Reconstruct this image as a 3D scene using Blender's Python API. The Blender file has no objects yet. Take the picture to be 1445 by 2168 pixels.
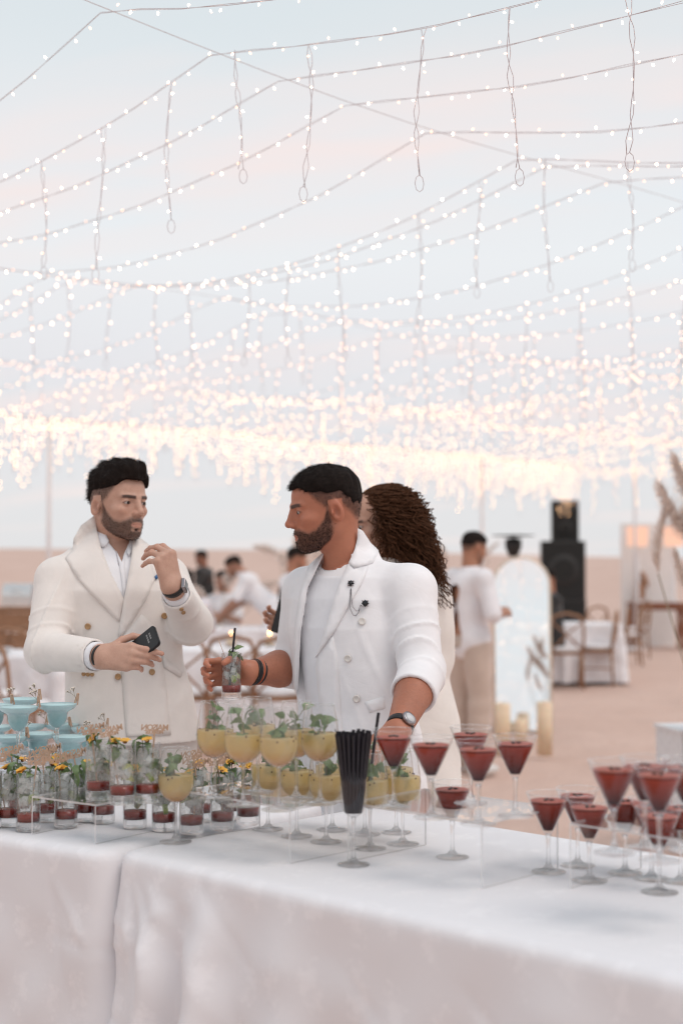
import bpy, bmesh, math, random
import numpy as np
from mathutils import Vector, Matrix, Quaternion
from mathutils.bvhtree import BVHTree
from mathutils.geometry import delaunay_2d_cdt
random.seed(7)
RNG = np.random.default_rng(7)
R = math.radians
scene = bpy.context.scene
col = scene.collection

# ------------------------------------------------------------------ camera
CAMH = 1.5
FPX = 2168 * 50 / 36.0            # focal length in photo pixels
CX, CY = 722.5, 1084.0
PITCH = math.atan2(116.0, FPX)
cam_d = bpy.data.cameras.new('camera')
cam = bpy.data.objects.new('camera', cam_d); col.objects.link(cam)
cam.location = (0, 0, CAMH); cam.rotation_euler = (R(90) + PITCH, 0, 0)
cam_d.sensor_fit = 'VERTICAL'; cam_d.sensor_height = 36; cam_d.sensor_width = 24; cam_d.lens = 50
cam_d.clip_start = 0.05; cam_d.clip_end = 3000
cam_d.dof.use_dof = True; cam_d.dof.focus_distance = 3.6; cam_d.dof.aperture_fstop = 2.2
scene.camera = cam

# ------------------------------------------------------------------ sky and light
SUN_AZ = R(128)      # clockwise from +Y (the view direction): behind the camera, to its right
SUN_EL = R(60)
world = bpy.data.worlds.new('World'); scene.world = world; world.use_nodes = True
wn = world.node_tree.nodes; wl = world.node_tree.links
wn.clear()
def WN(t, **kw):
    n = wn.new(t)
    for k, v in kw.items(): setattr(n, k, v)
    return n
def wmath(op, a, b=None, clamp=False):
    n = WN('ShaderNodeMath', operation=op, use_clamp=clamp)
    for i, v in enumerate((a, b)):
        if v is None: continue
        if isinstance(v, (int, float)): n.inputs[i].default_value = v
        else: wl.new(v, n.inputs[i])
    return n.outputs[0]
w_out = WN('ShaderNodeOutputWorld')
w_tc = WN('ShaderNodeTexCoord')
w_sep = WN('ShaderNodeSeparateXYZ'); wl.new(w_tc.outputs['Generated'], w_sep.inputs[0])
w_sky = WN('ShaderNodeTexSky', sky_type='NISHITA', sun_disc=False)
w_sky.sun_elevation = SUN_EL; w_sky.sun_rotation = SUN_AZ; w_sky.air_density = 1.0; w_sky.dust_density = 1.0
w_b1 = WN('ShaderNodeBackground'); w_b1.inputs[1].default_value = 0.10
wl.new(w_sky.outputs[0], w_b1.inputs[0])
# thin high veil of cloud over the blue: whiter towards the horizon
w_ramp = WN('ShaderNodeValToRGB'); wl.new(wmath('MAXIMUM', w_sep.outputs[2], 0.0), w_ramp.inputs[0])
els = w_ramp.color_ramp.elements
els[0].position = 0.0; els[0].color = (0.84, 0.84, 0.855, 1)
els[1].position = 1.0; els[1].color = (0.62, 0.70, 0.77, 1)
for p, c in ((0.025, (0.85, 0.85, 0.865, 1)), (0.143, (0.885, 0.88, 0.905, 1)), (0.21, (0.925, 0.955, 0.975, 1)), (0.29, (0.88, 0.925, 0.955, 1)), (0.36, (0.81, 0.875, 0.905, 1))):
    e = els.new(p); e.color = c
# streaks of pink cloud: noise laid on a high flat cloud sheet
w_den = wmath('ADD', wmath('MAXIMUM', w_sep.outputs[2], 0.0), 0.12)
w_u = wmath('DIVIDE', w_sep.outputs[0], w_den); w_v = wmath('DIVIDE', w_sep.outputs[1], w_den)
w_cmb = WN('ShaderNodeCombineXYZ')
wl.new(wmath('MULTIPLY', w_u, 0.55), w_cmb.inputs[0])
wl.new(wmath('ADD', wmath('MULTIPLY', w_v, 1.5), wmath('MULTIPLY', w_u, 0.45)), w_cmb.inputs[1])
w_noi = WN('ShaderNodeTexNoise'); w_noi.inputs['Scale'].default_value = 1.15; w_noi.inputs['Detail'].default_value = 7; w_noi.inputs['Roughness'].default_value = 0.55
wl.new(w_cmb.outputs[0], w_noi.inputs['Vector'])
w_cr = WN('ShaderNodeMapRange'); w_cr.inputs[1].default_value = 0.50; w_cr.inputs[2].default_value = 0.72
wl.new(w_noi.outputs[0], w_cr.inputs[0])
# the long streak low in the sky
w_line = wmath('SUBTRACT', w_sep.outputs[2], wmath('ADD', wmath('MULTIPLY', w_sep.outputs[0], 0.13), 0.285))
w_g = wmath('MULTIPLY', w_line, 26.0)
w_g2 = wmath('DIVIDE', 1.0, wmath('ADD', wmath('POWER', wmath('MULTIPLY', w_g, w_g), 1.5), 1.0))
w_n2 = WN('ShaderNodeTexNoise'); w_n2.inputs['Scale'].default_value = 3.0; w_n2.inputs['Detail'].default_value = 6
wl.new(w_cmb.outputs[0], w_n2.inputs['Vector'])
w_c2 = WN('ShaderNodeMapRange'); w_c2.inputs[1].default_value = 0.32; w_c2.inputs[2].default_value = 0.62
wl.new(w_n2.outputs[0], w_c2.inputs[0])
w_cl = wmath('MAXIMUM', wmath('MULTIPLY', w_cr.outputs[0], 0.75), wmath('MULTIPLY', wmath('MULTIPLY', w_g2, w_c2.outputs[0]), 1.0), True)
w_mix = WN('ShaderNodeMix', data_type='RGBA'); wl.new(wmath('MULTIPLY', w_cl, 0.95), w_mix.inputs[0])
wl.new(w_ramp.outputs[0], w_mix.inputs[6]); w_mix.inputs[7].default_value = (1.04, 0.90, 0.87, 1)
w_b2 = WN('ShaderNodeBackground'); w_b2.inputs[1].default_value = 1.0
wl.new(w_mix.outputs[2], w_b2.inputs[0])
w_ms = WN('ShaderNodeMixShader'); w_ms.inputs[0].default_value = 0.94
wl.new(w_b1.outputs[0], w_ms.inputs[1]); wl.new(w_b2.outputs[0], w_ms.inputs[2])
wl.new(w_ms.outputs[0], w_out.inputs[0])

sun_d = bpy.data.lights.new('sun', 'SUN'); sun_d.energy = 1.35; sun_d.angle = R(30); sun_d.color = (1.0, 0.90, 0.83)
sun = bpy.data.objects.new('sun', sun_d); col.objects.link(sun)
to_sun = Vector((math.sin(SUN_AZ) * math.cos(SUN_EL), math.cos(SUN_AZ) * math.cos(SUN_EL), math.sin(SUN_EL)))
sun.rotation_euler = to_sun.to_track_quat('Z', 'Y').to_euler()

vs = scene.view_settings
vs.view_transform = 'Standard'; vs.look = 'None'; vs.exposure = -0.08; vs.gamma = 1.0; vs.use_curve_mapping = False
cy = scene.cycles
cy.max_bounces = 14; cy.transmission_bounces = 12; cy.transparent_max_bounces = 40; cy.glossy_bounces = 5; cy.diffuse_bounces = 3
cy.caustics_reflective = False; cy.caustics_refractive = False
cy.sample_clamp_indirect = 3.0; cy.use_denoising = True; cy.blur_glossy = 0.6
cy.use_adaptive_sampling = False; cy.filter_width = 1.0

# ------------------------------------------------------------------ pixels of the photograph -> rays
def ray(px, py):
    v = CY - py
    return Vector((px - CX, FPX * math.cos(PITCH) - v * math.sin(PITCH), FPX * math.sin(PITCH) + v * math.cos(PITCH)))
def at_d(px, py, d):
    r = ray(px, py); t = d / r.y
    return Vector((r.x * t, d, CAMH + r.z * t))
def on_z(px, py, z):
    r = ray(px, py); t = (z - CAMH) / r.z
    return Vector((r.x * t, r.y * t, z))
def to_px(X, Y, Z):
    dz = Z - CAMH
    fw = Y * math.cos(PITCH) + dz * math.sin(PITCH); up = -Y * math.sin(PITCH) + dz * math.cos(PITCH)
    return CX + FPX * X / fw, CY - FPX * up / fw

# ------------------------------------------------------------------ materials
MATS = {}
class NT:
    def __init__(s, name):
        s.m = bpy.data.materials.new(name); s.m.use_nodes = True
        s.t = s.m.node_tree; s.t.nodes.clear()
        s.out = s.t.nodes.new('ShaderNodeOutputMaterial')
    def n(s, typ, **kw):
        n = s.t.nodes.new(typ)
        for k, v in kw.items(): setattr(n, k, v)
        return n
    def l(s, a, b): s.t.links.new(a, b)
    def put(s, sock, v):
        if isinstance(v, bpy.types.NodeSocket): s.l(v, sock)
        else: sock.default_value = v
    def math(s, op, a, b=0.0, clamp=False):
        n = s.n('ShaderNodeMath', operation=op, use_clamp=clamp); s.put(n.inputs[0], a); s.put(n.inputs[1], b); return n.outputs[0]
    def noise(s, scale, detail=4, vec=None, rough=0.55, dist=0.0):
        n = s.n('ShaderNodeTexNoise'); n.inputs['Scale'].default_value = scale; n.inputs['Detail'].default_value = detail
        n.inputs['Roughness'].default_value = rough; n.inputs['Distortion'].default_value = dist
        if vec is not None: s.l(vec, n.inputs['Vector'])
        return n.outputs[0]
    def coord(s, which='Object', scale=None, rot=None):
        o = s.n('ShaderNodeTexCoord').outputs[which]
        if scale or rot:
            m = s.n('ShaderNodeMapping'); s.l(o, m.inputs[0])
            if scale: m.inputs['Scale'].default_value = scale
            if rot: m.inputs['Rotation'].default_value = rot
            o = m.outputs[0]
        return o
    def remap(s, v, a, b, c=0.0, d=1.0):
        n = s.n('ShaderNodeMapRange'); s.l(v, n.inputs[0])
        for i, x in enumerate((a, b, c, d)): n.inputs[i + 1].default_value = x
        return n.outputs[0]
    def mix(s, f, a, b):
        n = s.n('ShaderNodeMix', data_type='RGBA'); s.put(n.inputs[0], f)
        s.put(n.inputs[6], a if isinstance(a, bpy.types.NodeSocket) else (*a[:3], 1)); s.put(n.inputs[7], b if isinstance(b, bpy.types.NodeSocket) else (*b[:3], 1))
        return n.outputs[2]
    def bump(s, h, strength=0.3, dist=0.01):
        n = s.n('ShaderNodeBump'); n.inputs['Strength'].default_value = strength; n.inputs['Distance'].default_value = dist
        s.l(h, n.inputs['Height']); return n.outputs[0]
    def bsdf(s, color, rough=0.6, normal=None, **kw):
        b = s.n('ShaderNodeBsdfPrincipled')
        s.put(b.inputs['Base Color'], color if isinstance(color, bpy.types.NodeSocket) else (*color[:3], 1))
        s.put(b.inputs['Roughness'], rough)
        if normal is not None: s.l(normal, b.inputs['Normal'])
        for k, v in kw.items(): s.put(b.inputs[k.replace('_', ' ')], v)
        return b.outputs[0]
    def done(s, sh):
        s.l(sh, s.out.inputs[0]); return s.m

def simple(name, color, rough=0.6, vary=0.08, scale=30, bump=0.0, bscale=200, **kw):
    if name in MATS: return MATS[name]
    t = NT(name); co = t.coord()
    nz = t.noise(scale, 4, co)
    c = t.mix(t.remap(nz, 0.3, 0.7), [x * (1 - vary) for x in color], [min(1, x * (1 + vary)) for x in color])
    nr = t.bump(t.noise(bscale, 3, co), bump, 0.002) if bump else None
    MATS[name] = t.done(t.bsdf(c, rough, nr, **kw)); return MATS[name]

def emit(name, color, strength, sampled=False):
    if name in MATS: return MATS[name]
    t = NT(name); e = t.n('ShaderNodeEmission'); e.inputs[0].default_value = (*color, 1); e.inputs[1].default_value = strength
    m = t.done(e.outputs[0])
    if not sampled: m.cycles.emission_sampling = 'NONE'
    MATS[name] = m; return m

def thin_glass(name, tint=(1, 1, 1), rough=0.0, ior=1.45, refl=1.0, haze=0.0):
    """thin-walled glass: see-through straight on, mirror-like at grazing angles"""
    if name in MATS: return MATS[name]
    t = NT(name)
    tr = t.n('ShaderNodeBsdfTransparent'); tr.inputs[0].default_value = (*tint, 1)
    gl = t.n('ShaderNodeBsdfGlossy'); gl.inputs['Roughness'].default_value = rough
    lw = t.n('ShaderNodeLayerWeight'); lw.inputs[0].default_value = 0.5
    f0 = ((ior - 1) / (ior + 1)) ** 2
    f = t.math('MULTIPLY', t.math('ADD', t.math('MULTIPLY', t.math('POWER', lw.outputs['Facing'], 4.0), 1 - f0), f0), refl, True)
    ms = t.n('ShaderNodeMixShader'); t.l(f, ms.inputs[0]); t.l(tr.outputs[0], ms.inputs[1]); t.l(gl.outputs[0], ms.inputs[2])
    if haze:   # white haze put into the colour in place of sky reflections
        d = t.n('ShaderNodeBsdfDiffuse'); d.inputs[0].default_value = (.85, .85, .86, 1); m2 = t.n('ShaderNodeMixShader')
        t.l(t.remap(t.noise(45, 4, t.coord()), 0.35, 0.75, haze * 0.3, haze * 1.7), m2.inputs[0]); t.l(ms.outputs[0], m2.inputs[1]); t.l(d.outputs[0], m2.inputs[2]); ms = m2
    MATS[name] = t.done(ms.outputs[0]); return MATS[name]

def solid_glass(name, tint=(1, 1, 1), ior=1.45, rough=0.0, clear=0.35):
    """solid glass (stems, thick bases): refraction, partly straight-through so that light reaches what lies behind"""
    if name in MATS: return MATS[name]
    t = NT(name)
    g = t.n('ShaderNodeBsdfGlass'); g.inputs['Color'].default_value = (*tint, 1); g.inputs['IOR'].default_value = ior; g.inputs['Roughness'].default_value = rough
    tr = t.n('ShaderNodeBsdfTransparent'); tr.inputs[0].default_value = (*tint, 1)
    ms = t.n('ShaderNodeMixShader'); ms.inputs[0].default_value = clear; t.l(g.outputs[0], ms.inputs[1]); t.l(tr.outputs[0], ms.inputs[2])
    MATS[name] = t.done(ms.outputs[0]); return MATS[name]

# ------------------------------------------------------------------ scene graph helpers
def link_mesh(name, me, mat=None, parent=None, loc=None):
    o = bpy.data.objects.new(name, me); col.objects.link(o)
    if mat is not None and not me.materials: me.materials.append(mat)
    if parent is not None: o.parent = parent
    if loc is not None: o.location = loc
    return o
def tag(o, label=None, cat=None, group=None, kind=None):
    for k, v in (('label', label), ('category', cat), ('group', group), ('kind', kind)):
        if v: o[k] = v
    return o
def empty(name, loc=(0, 0, 0), rz=0.0, label=None, cat=None, group=None, parent=None):
    o = bpy.data.objects.new(name, None); col.objects.link(o); o.location = loc; o.rotation_euler = (0, 0, rz)
    o.empty_display_size = 0.05
    if parent: o.parent = parent
    return tag(o, label, cat, group)
CHILDREN = {}
def kids(o):
    return [c for c in bpy.data.objects if c.parent == o] if o not in CHILDREN else CHILDREN[o]
def copy_tree(o, parent=None):
    c = o.copy(); col.objects.link(c); c.parent = parent
    ch = kids(o); CHILDREN[o] = ch
    mine = [copy_tree(k, c) for k in ch]; CHILDREN[c] = mine
    return c

def mesh_from(name, V, Fc, smooth=True):
    me = bpy.data.meshes.new(name)
    me.from_pydata([tuple(v) for v in V] if not isinstance(V, np.ndarray) else V.tolist(), [], Fc if isinstance(Fc, list) else Fc.tolist())
    if smooth and len(me.polygons): me.polygons.foreach_set('use_smooth', np.ones(len(me.polygons), bool))
    me.update(); return me

class MB:
    """collects simple shapes into one mesh"""
    def __init__(s): s.V = []; s.F = []; s.M = []; s.mi = 0; s.S = []; s.sm = True
    def add(s, V, Fc):
        b = len(s.V); s.V += [tuple(v) for v in V]; s.F += [tuple(i + b for i in f) for f in Fc]
        s.M += [s.mi] * len(Fc); s.S += [s.sm] * len(Fc); return s
    def box(s, c, size, rot=None):
        hx, hy, hz = [x / 2 for x in size]; V = []
        for x in (-hx, hx):
            for y in (-hy, hy):
                for z in (-hz, hz):
                    v = Vector((x, y, z))
                    if rot is not None: v = rot @ v
                    V.append(v + Vector(c))
        k = s.sm; s.sm = False
        s.add(V, [(0, 1, 3, 2), (4, 6, 7, 5), (0, 4, 5, 1), (2, 3, 7, 6), (0, 2, 6, 4), (1, 5, 7, 3)]); s.sm = k
        return s
    def lathe(s, prof, seg=24, c=(0, 0, 0), close=False):
        V = []; Fc = []; n = len(prof)
        for i in range(seg):
            a = 2 * math.pi * i / seg
            for r, z in prof: V.append((c[0] + r * math.cos(a), c[1] + r * math.sin(a), c[2] + z))
        for i in range(seg):
            j = (i + 1) % seg
            for k in range(n - 1 if not close else n):
                k2 = (k + 1) % n
                Fc.append((i * n + k, j * n + k, j * n + k2, i * n + k2))
        return s.add(V, Fc)
    def tube(s, pts, r, seg=6, cap=True, radii=None):
        pts = [Vector(p) for p in pts]; n = len(pts); V = []; Fc = []
        up = Vector((0, 0, 1)); prev = None
        for i, p in enumerate(pts):
            d = (pts[min(i + 1, n - 1)] - pts[max(i - 1, 0)])
            d = d.normalized() if d.length > 1e-9 else Vector((0, 0, 1))
            if prev is None: a = d.cross(up if abs(d.z) < 0.9 else Vector((1, 0, 0))).normalized()
            else:
                a = prev - d * prev.dot(d); a = a.normalized() if a.length > 1e-6 else d.orthogonal().normalized()
            prev = a; b = d.cross(a); rr = radii[i] if radii else r
            for k in range(seg):
                t = 2 * math.pi * k / seg; V.append(p + a * (rr * math.cos(t)) + b * (rr * math.sin(t)))
        for i in range(n - 1):
            for k in range(seg):
                k2 = (k + 1) % seg; Fc.append((i * seg + k, i * seg + k2, (i + 1) * seg + k2, (i + 1) * seg + k))
        if cap: Fc += [tuple(range(seg))[::-1], tuple((n - 1) * seg + k for k in range(seg))]
        return s.add(V, Fc)
    def ball(s, c, r, seg=8, rings=6, rot=None):
        r = (r, r, r) if isinstance(r, (int, float)) else r; V = [];Fc = []
        for i in range(rings + 1):
            th = math.pi * i / rings
            for k in range(seg):
                ph = 2 * math.pi * k / seg
                v = Vector((r[0] * math.sin(th) * math.cos(ph), r[1] * math.sin(th) * math.sin(ph), r[2] * math.cos(th)))
                if rot is not None: v = rot @ v
                V.append(v + Vector(c))
        for i in range(rings):
            for k in range(seg):
                k2 = (k + 1) % seg; Fc.append((i * seg + k, (i + 1) * seg + k, (i + 1) * seg + k2, i * seg + k2))
        return s.add(V, Fc)
    def mesh(s, name='m'):
        me = bpy.data.meshes.new(name); me.from_pydata(s.V, [], s.F)
        me.polygons.foreach_set('use_smooth', s.S)
        if any(s.M): me.polygons.foreach_set('material_index', s.M)
        me.update(); return me
    def build(s, name, mat, parent=None, loc=None):
        me = s.mesh(name)
        for m in (mat if isinstance(mat, (list, tuple)) else [mat]): me.materials.append(m)
        return link_mesh(name, me, None, parent, loc)

def smoothstep(a, b, x):
    t = np.clip((x - a) / (b - a), 0, 1); return t * t * (3 - 2 * t)

# ------------------------------------------------------------------ signed distance fields -> meshes (for bodies and clothing)
CORN = [(0, 0, 0), (1, 0, 0), (0, 1, 0), (1, 1, 0), (0, 0, 1), (1, 0, 1), (0, 1, 1), (1, 1, 1)]
EDG = [(0, 1), (2, 3), (4, 5), (6, 7), (0, 2), (1, 3), (4, 6), (5, 7), (0, 4), (1, 5), (2, 6), (3, 7)]
def surface_nets(Fd, o, h):
    S = Fd < 0; nx, ny, nz = Fd.shape
    c = np.zeros((nx - 1, ny - 1, nz - 1), np.int8)
    for a, b, d in CORN: c += S[a:nx - 1 + a, b:ny - 1 + b, d:nz - 1 + d]
    act = (c > 0) & (c < 8); I = np.argwhere(act); n = len(I)
    vid = np.full(act.shape, -1, np.int32); vid[act] = np.arange(n)
    val = [Fd[I[:, 0] + a, I[:, 1] + b, I[:, 2] + d] for a, b, d in CORN]
    acc = np.zeros((n, 3)); cnt = np.zeros(n)
    for a, b in EDG:
        cr = (val[a] < 0) != (val[b] < 0)
        t = np.where(cr, val[a] / np.where(cr, val[a] - val[b], 1), 0)
        ca = np.array(CORN[a], float); cb = np.array(CORN[b], float)
        acc += np.where(cr[:, None], ca + t[:, None] * (cb - ca), 0); cnt += cr
    V = (I + acc / cnt[:, None]) * h + np.array(o)
    Q = []
    for ax in range(3):
        sl0 = [slice(1, -1)] * 3; sl1 = [slice(1, -1)] * 3
        sl0[ax] = slice(0, -1); sl1[ax] = slice(1, None)
        a0 = S[tuple(sl0)]; df = a0 != S[tuple(sl1)]
        e = np.argwhere(df); ins = a0[df]
        g = e + 1; g[:, ax] -= 1
        b1, b2 = [(1, 2), (2, 0), (0, 1)][ax]
        def cell(d1, d2):
            q = g.copy(); q[:, b1] += d1; q[:, b2] += d2; return vid[q[:, 0], q[:, 1], q[:, 2]]
        q = np.stack([cell(-1, -1), cell(0, -1), cell(0, 0), cell(-1, 0)], 1)
        q[~ins] = q[~ins][:, ::-1]; Q.append(q)
    return V, np.concatenate(Q)
def sdf_mesh(fn, lo, hi, h):
    lo = np.array(lo, float); hi = np.array(hi, float); n = np.ceil((hi - lo) / h).astype(int) + 1
    ax = [np.float32(lo[i]) + np.float32(h) * np.arange(n[i], dtype=np.float32) for i in range(3)]
    X, Y, Z = np.meshgrid(*ax, indexing='ij')
    f = fn(X, Y, Z)
    return surface_nets(f, lo, h) if not isinstance(f, tuple) else [surface_nets(g, lo, h) for g in f]
def rc(P, a, b, r1, r2):
    a = np.asarray(a, np.float32); b = np.asarray(b, np.float32); ab = b - a; L = float(ab @ ab) or 1e-9
    x, y, z = P[0] - a[0], P[1] - a[1], P[2] - a[2]
    t = np.clip((x * ab[0] + y * ab[1] + z * ab[2]) / L, 0, 1)
    return np.sqrt((x - t * ab[0]) ** 2 + (y - t * ab[1]) ** 2 + (z - t * ab[2]) ** 2) - (r1 + (r2 - r1) * t)
def ell(P, c, r, M=None):
    x, y, z = P[0] - c[0], P[1] - c[1], P[2] - c[2]
    if M is not None: x, y, z = [M[0][i] * x + M[1][i] * y + M[2][i] * z for i in range(3)]
    k0 = np.sqrt((x / r[0]) ** 2 + (y / r[1]) ** 2 + (z / r[2]) ** 2)
    k1 = np.sqrt((x / r[0] ** 2) ** 2 + (y / r[1] ** 2) ** 2 + (z / r[2] ** 2) ** 2) + 1e-9
    return k0 * (k0 - 1) / k1
def smin(a, b, k):
    h = np.clip(0.5 + 0.5 * (b - a) / k, 0, 1); return b + (a - b) * h - k * h * (1 - h)
def smax(a, b, k): return -smin(-a, -b, k)
def local(P, C, M):
    """world arrays -> local arrays; the columns of M are the local axes"""
    x, y, z = P[0] - C[0], P[1] - C[1], P[2] - C[2]
    return tuple(M[0][i] * x + M[1][i] * y + M[2][i] * z for i in range(3))
def frame(X, Z=None, Y=None):
    X = Vector(X).normalized()
    if Z is not None:
        Z = Vector(Z); Z = (Z - X * Z.dot(X)).normalized(); Y = Z.cross(X)
    else:
        Y = Vector(Y); Y = (Y - X * Y.dot(X)).normalized(); Z = X.cross(Y)
    return Matrix((X, Y, Z)).transposed()
def poly_sdf(px, py, poly):
    """signed distance (pixels) to a polygon, negative inside"""
    d = np.full(px.shape, 1e9, np.float32); ins = np.zeros(px.shape, bool); n = len(poly)
    for i in range(n):
        ax, ay = poly[i]; bx, by = poly[(i + 1) % n]; ex, ey = bx - ax, by - ay
        wx, wy = px - ax, py - ay
        t = np.clip((wx * ex + wy * ey) / (ex * ex + ey * ey), 0, 1)
        d = np.minimum(d, (wx - ex * t) ** 2 + (wy - ey * t) ** 2)
        c = ((ay > py) != (by > py)) & (px < (bx - ax) * (py - ay) / ((by - ay) or 1e-9) + ax)
        ins ^= c
    d = np.sqrt(d); return np.where(ins, -d, d)
# ------------------------------------------------------------------ sand
def vnoise(x, y, seed=0):
    xi = np.floor(x).astype(np.int64); yi = np.floor(y).astype(np.int64); xf = x - xi; yf = y - yi
    def hsh(a, b):
        h = (a * 374761393 + b * 668265263 + seed * 1442695041) & 0xffffffff
        h = ((h ^ (h >> 13)) * 1274126177) & 0xffffffff
        return ((h ^ (h >> 16)) & 0xffff) / 65535.0
    u = xf * xf * (3 - 2 * xf); v = yf * yf * (3 - 2 * yf)
    return (hsh(xi, yi) * (1 - u) + hsh(xi + 1, yi) * u) * (1 - v) + (hsh(xi, yi + 1) * (1 - u) + hsh(xi + 1, yi + 1) * u) * v
def sand_h(x, y):
    near = np.clip(1 - (np.hypot(x, y) - 30) / 40, 0, 1)
    h = (vnoise(x * 0.35, y * 0.35, 1) - 0.5) * 0.05 * near
    h = h + (vnoise(x * 2.6, y * 2.6, 2) - 0.5) * 0.045 * near + (vnoise(x * 6, y * 6, 3) - 0.5) * 0.03 * near
    r = np.hypot(x, y)
    ridge = 2.15 - 0.020 * x + 0.9 * (vnoise(x * 0.03 + 5, y * 0.0 + 3.3, 4) - 0.5) + 0.25 * (vnoise(x * 0.15, y * 0.1, 5) - 0.5)
    h = h + smoothstep(45, 85, r) * (1 - 0.6 * smoothstep(95, 160, r)) * ridge
    h = h + smoothstep(150, 260, r) * 0.6 * (vnoise(x * 0.02, y * 0.02, 6) - 0.5)
    return h
def build_sand():
    ys = np.concatenate([-np.geomspace(300, 6, 10), np.arange(-5, 5, 0.5), np.arange(5, 16, 0.085), np.arange(16, 34, 0.2), np.geomspace(34, 1400, 60)])
    s = np.concatenate([-np.geomspace(1, 0.011, 16), np.linspace(-0.01, 0.01, 190)[1:-1], np.geomspace(0.011, 1, 16)])
    inner = np.abs(s) <= 0.0101
    V = []
    for y in ys:
        wi = (2.0 + 0.30 * abs(y)); wo = 300 + 1.0 * abs(y)
        x = np.where(inner, s / 0.01 * wi, np.sign(s) * (wi + (np.abs(s) - 0.01) ** 1.4 * wo))
        V.append(np.stack([x, np.full_like(x, y), sand_h(x, np.full_like(x, y))], 1))
    n = len(s); V = np.concatenate(V); m = len(ys)
    i, j = np.meshgrid(np.arange(m - 1), np.arange(n - 1), indexing='ij'); a = (i * n + j).ravel()
    Fc = np.stack([a, a + 1, a + n + 1, a + n], 1)
    t = NT('sand'); co = t.coord()
    big = t.noise(0.7, 5, co); fine = t.noise(22, 5, co, 0.65); grain = t.noise(160, 2, co)
    c = t.mix(t.remap(big, 0.3, 0.7), (0.58, 0.405, 0.335), (0.67, 0.49, 0.415))
    c = t.mix(t.remap(fine, 0.35, 0.75), c, (0.54, 0.37, 0.305))
    h = t.math('ADD', t.math('MULTIPLY', fine, 1.0), t.math('MULTIPLY', grain, 0.25))
    o = link_mesh('sand', mesh_from('sand', V, Fc), t.done(t.bsdf(c, 0.95, t.bump(h, 0.35, 0.02))))
    tag(o, 'pinkish beige desert sand with low dunes at the horizon', None, None, 'structure')
build_sand()

# ------------------------------------------------------------------ the row of buffet tables
TZ = 0.905                                  # height of the cloth tops
U = Vector((0.722, -0.692, 0)).normalized() # along the row of tables, towards the camera's right
N = Vector((0.692, 0.722, 0)).normalized()  # across it, away from the camera
def cloth_material(name, seed):
    t = NT(name); uv = t.n('ShaderNodeUVMap').outputs[0]
    wob = t.noise(26, 3, uv)
    mp = t.n('ShaderNodeMapping'); t.l(uv, mp.inputs[0]); mp.inputs['Scale'].default_value = (11.0, 6.4, 1); mp.inputs['Location'].default_value = (seed, seed * 0.7, 0)
    add = t.n('ShaderNodeMix', data_type='RGBA', blend_type='ADD'); add.inputs[0].default_value = 0.45; t.l(mp.outputs[0], add.inputs[6])
    nz = t.n('ShaderNodeTexNoise'); nz.inputs['Scale'].default_value = 38; nz.inputs['Detail'].default_value = 3; t.l(uv, nz.inputs[0]); t.l(nz.outputs['Color'], add.inputs[7])
    vo = t.n('ShaderNodeTexVoronoi'); vo.inputs['Randomness'].default_value = 0.25; vo.inputs['Scale'].default_value = 1.0; t.l(add.outputs[2], vo.inputs['Vector'])
    vo2 = t.n('ShaderNodeTexVoronoi'); vo2.inputs['Scale'].default_value = 75; t.l(uv, vo2.inputs['Vector'])
    d = t.math('ADD', vo.outputs[0], t.math('MULTIPLY', vo2.outputs[0], 0.28))
    msk = t.math('MULTIPLY', t.remap(d, 0.36, 0.50, 1, 0), t.remap(wob, 0.38, 0.55), True)
    weave = t.noise(900, 1, uv)
    c = t.mix(msk, (0.79, 0.78, 0.805), (0.84, 0.83, 0.855))
    soil = t.noise(3.0, 4, uv); c = t.mix(t.remap(soil, 0.35, 0.8, 0, 0.10), c, (0.74, 0.71, 0.72))
    wr = t.math('ADD', t.noise(7, 5, uv, 0.6, 0.6), t.math('MULTIPLY', t.math('ABSOLUTE', t.math('SUBTRACT', t.noise(4.5, 3, uv, 0.5, 1.2), 0.5)), 3.0))
    h = t.math('ADD', t.math('ADD', t.math('MULTIPLY', weave, 0.05), t.math('MULTIPLY', msk, 0.06)), wr)
    ro = t.remap(msk, 0, 1, 0.75, 0.42)
    return t.done(t.bsdf(c, ro, t.bump(h, 0.16, 0.004), Sheen_Weight=0.15))
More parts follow.
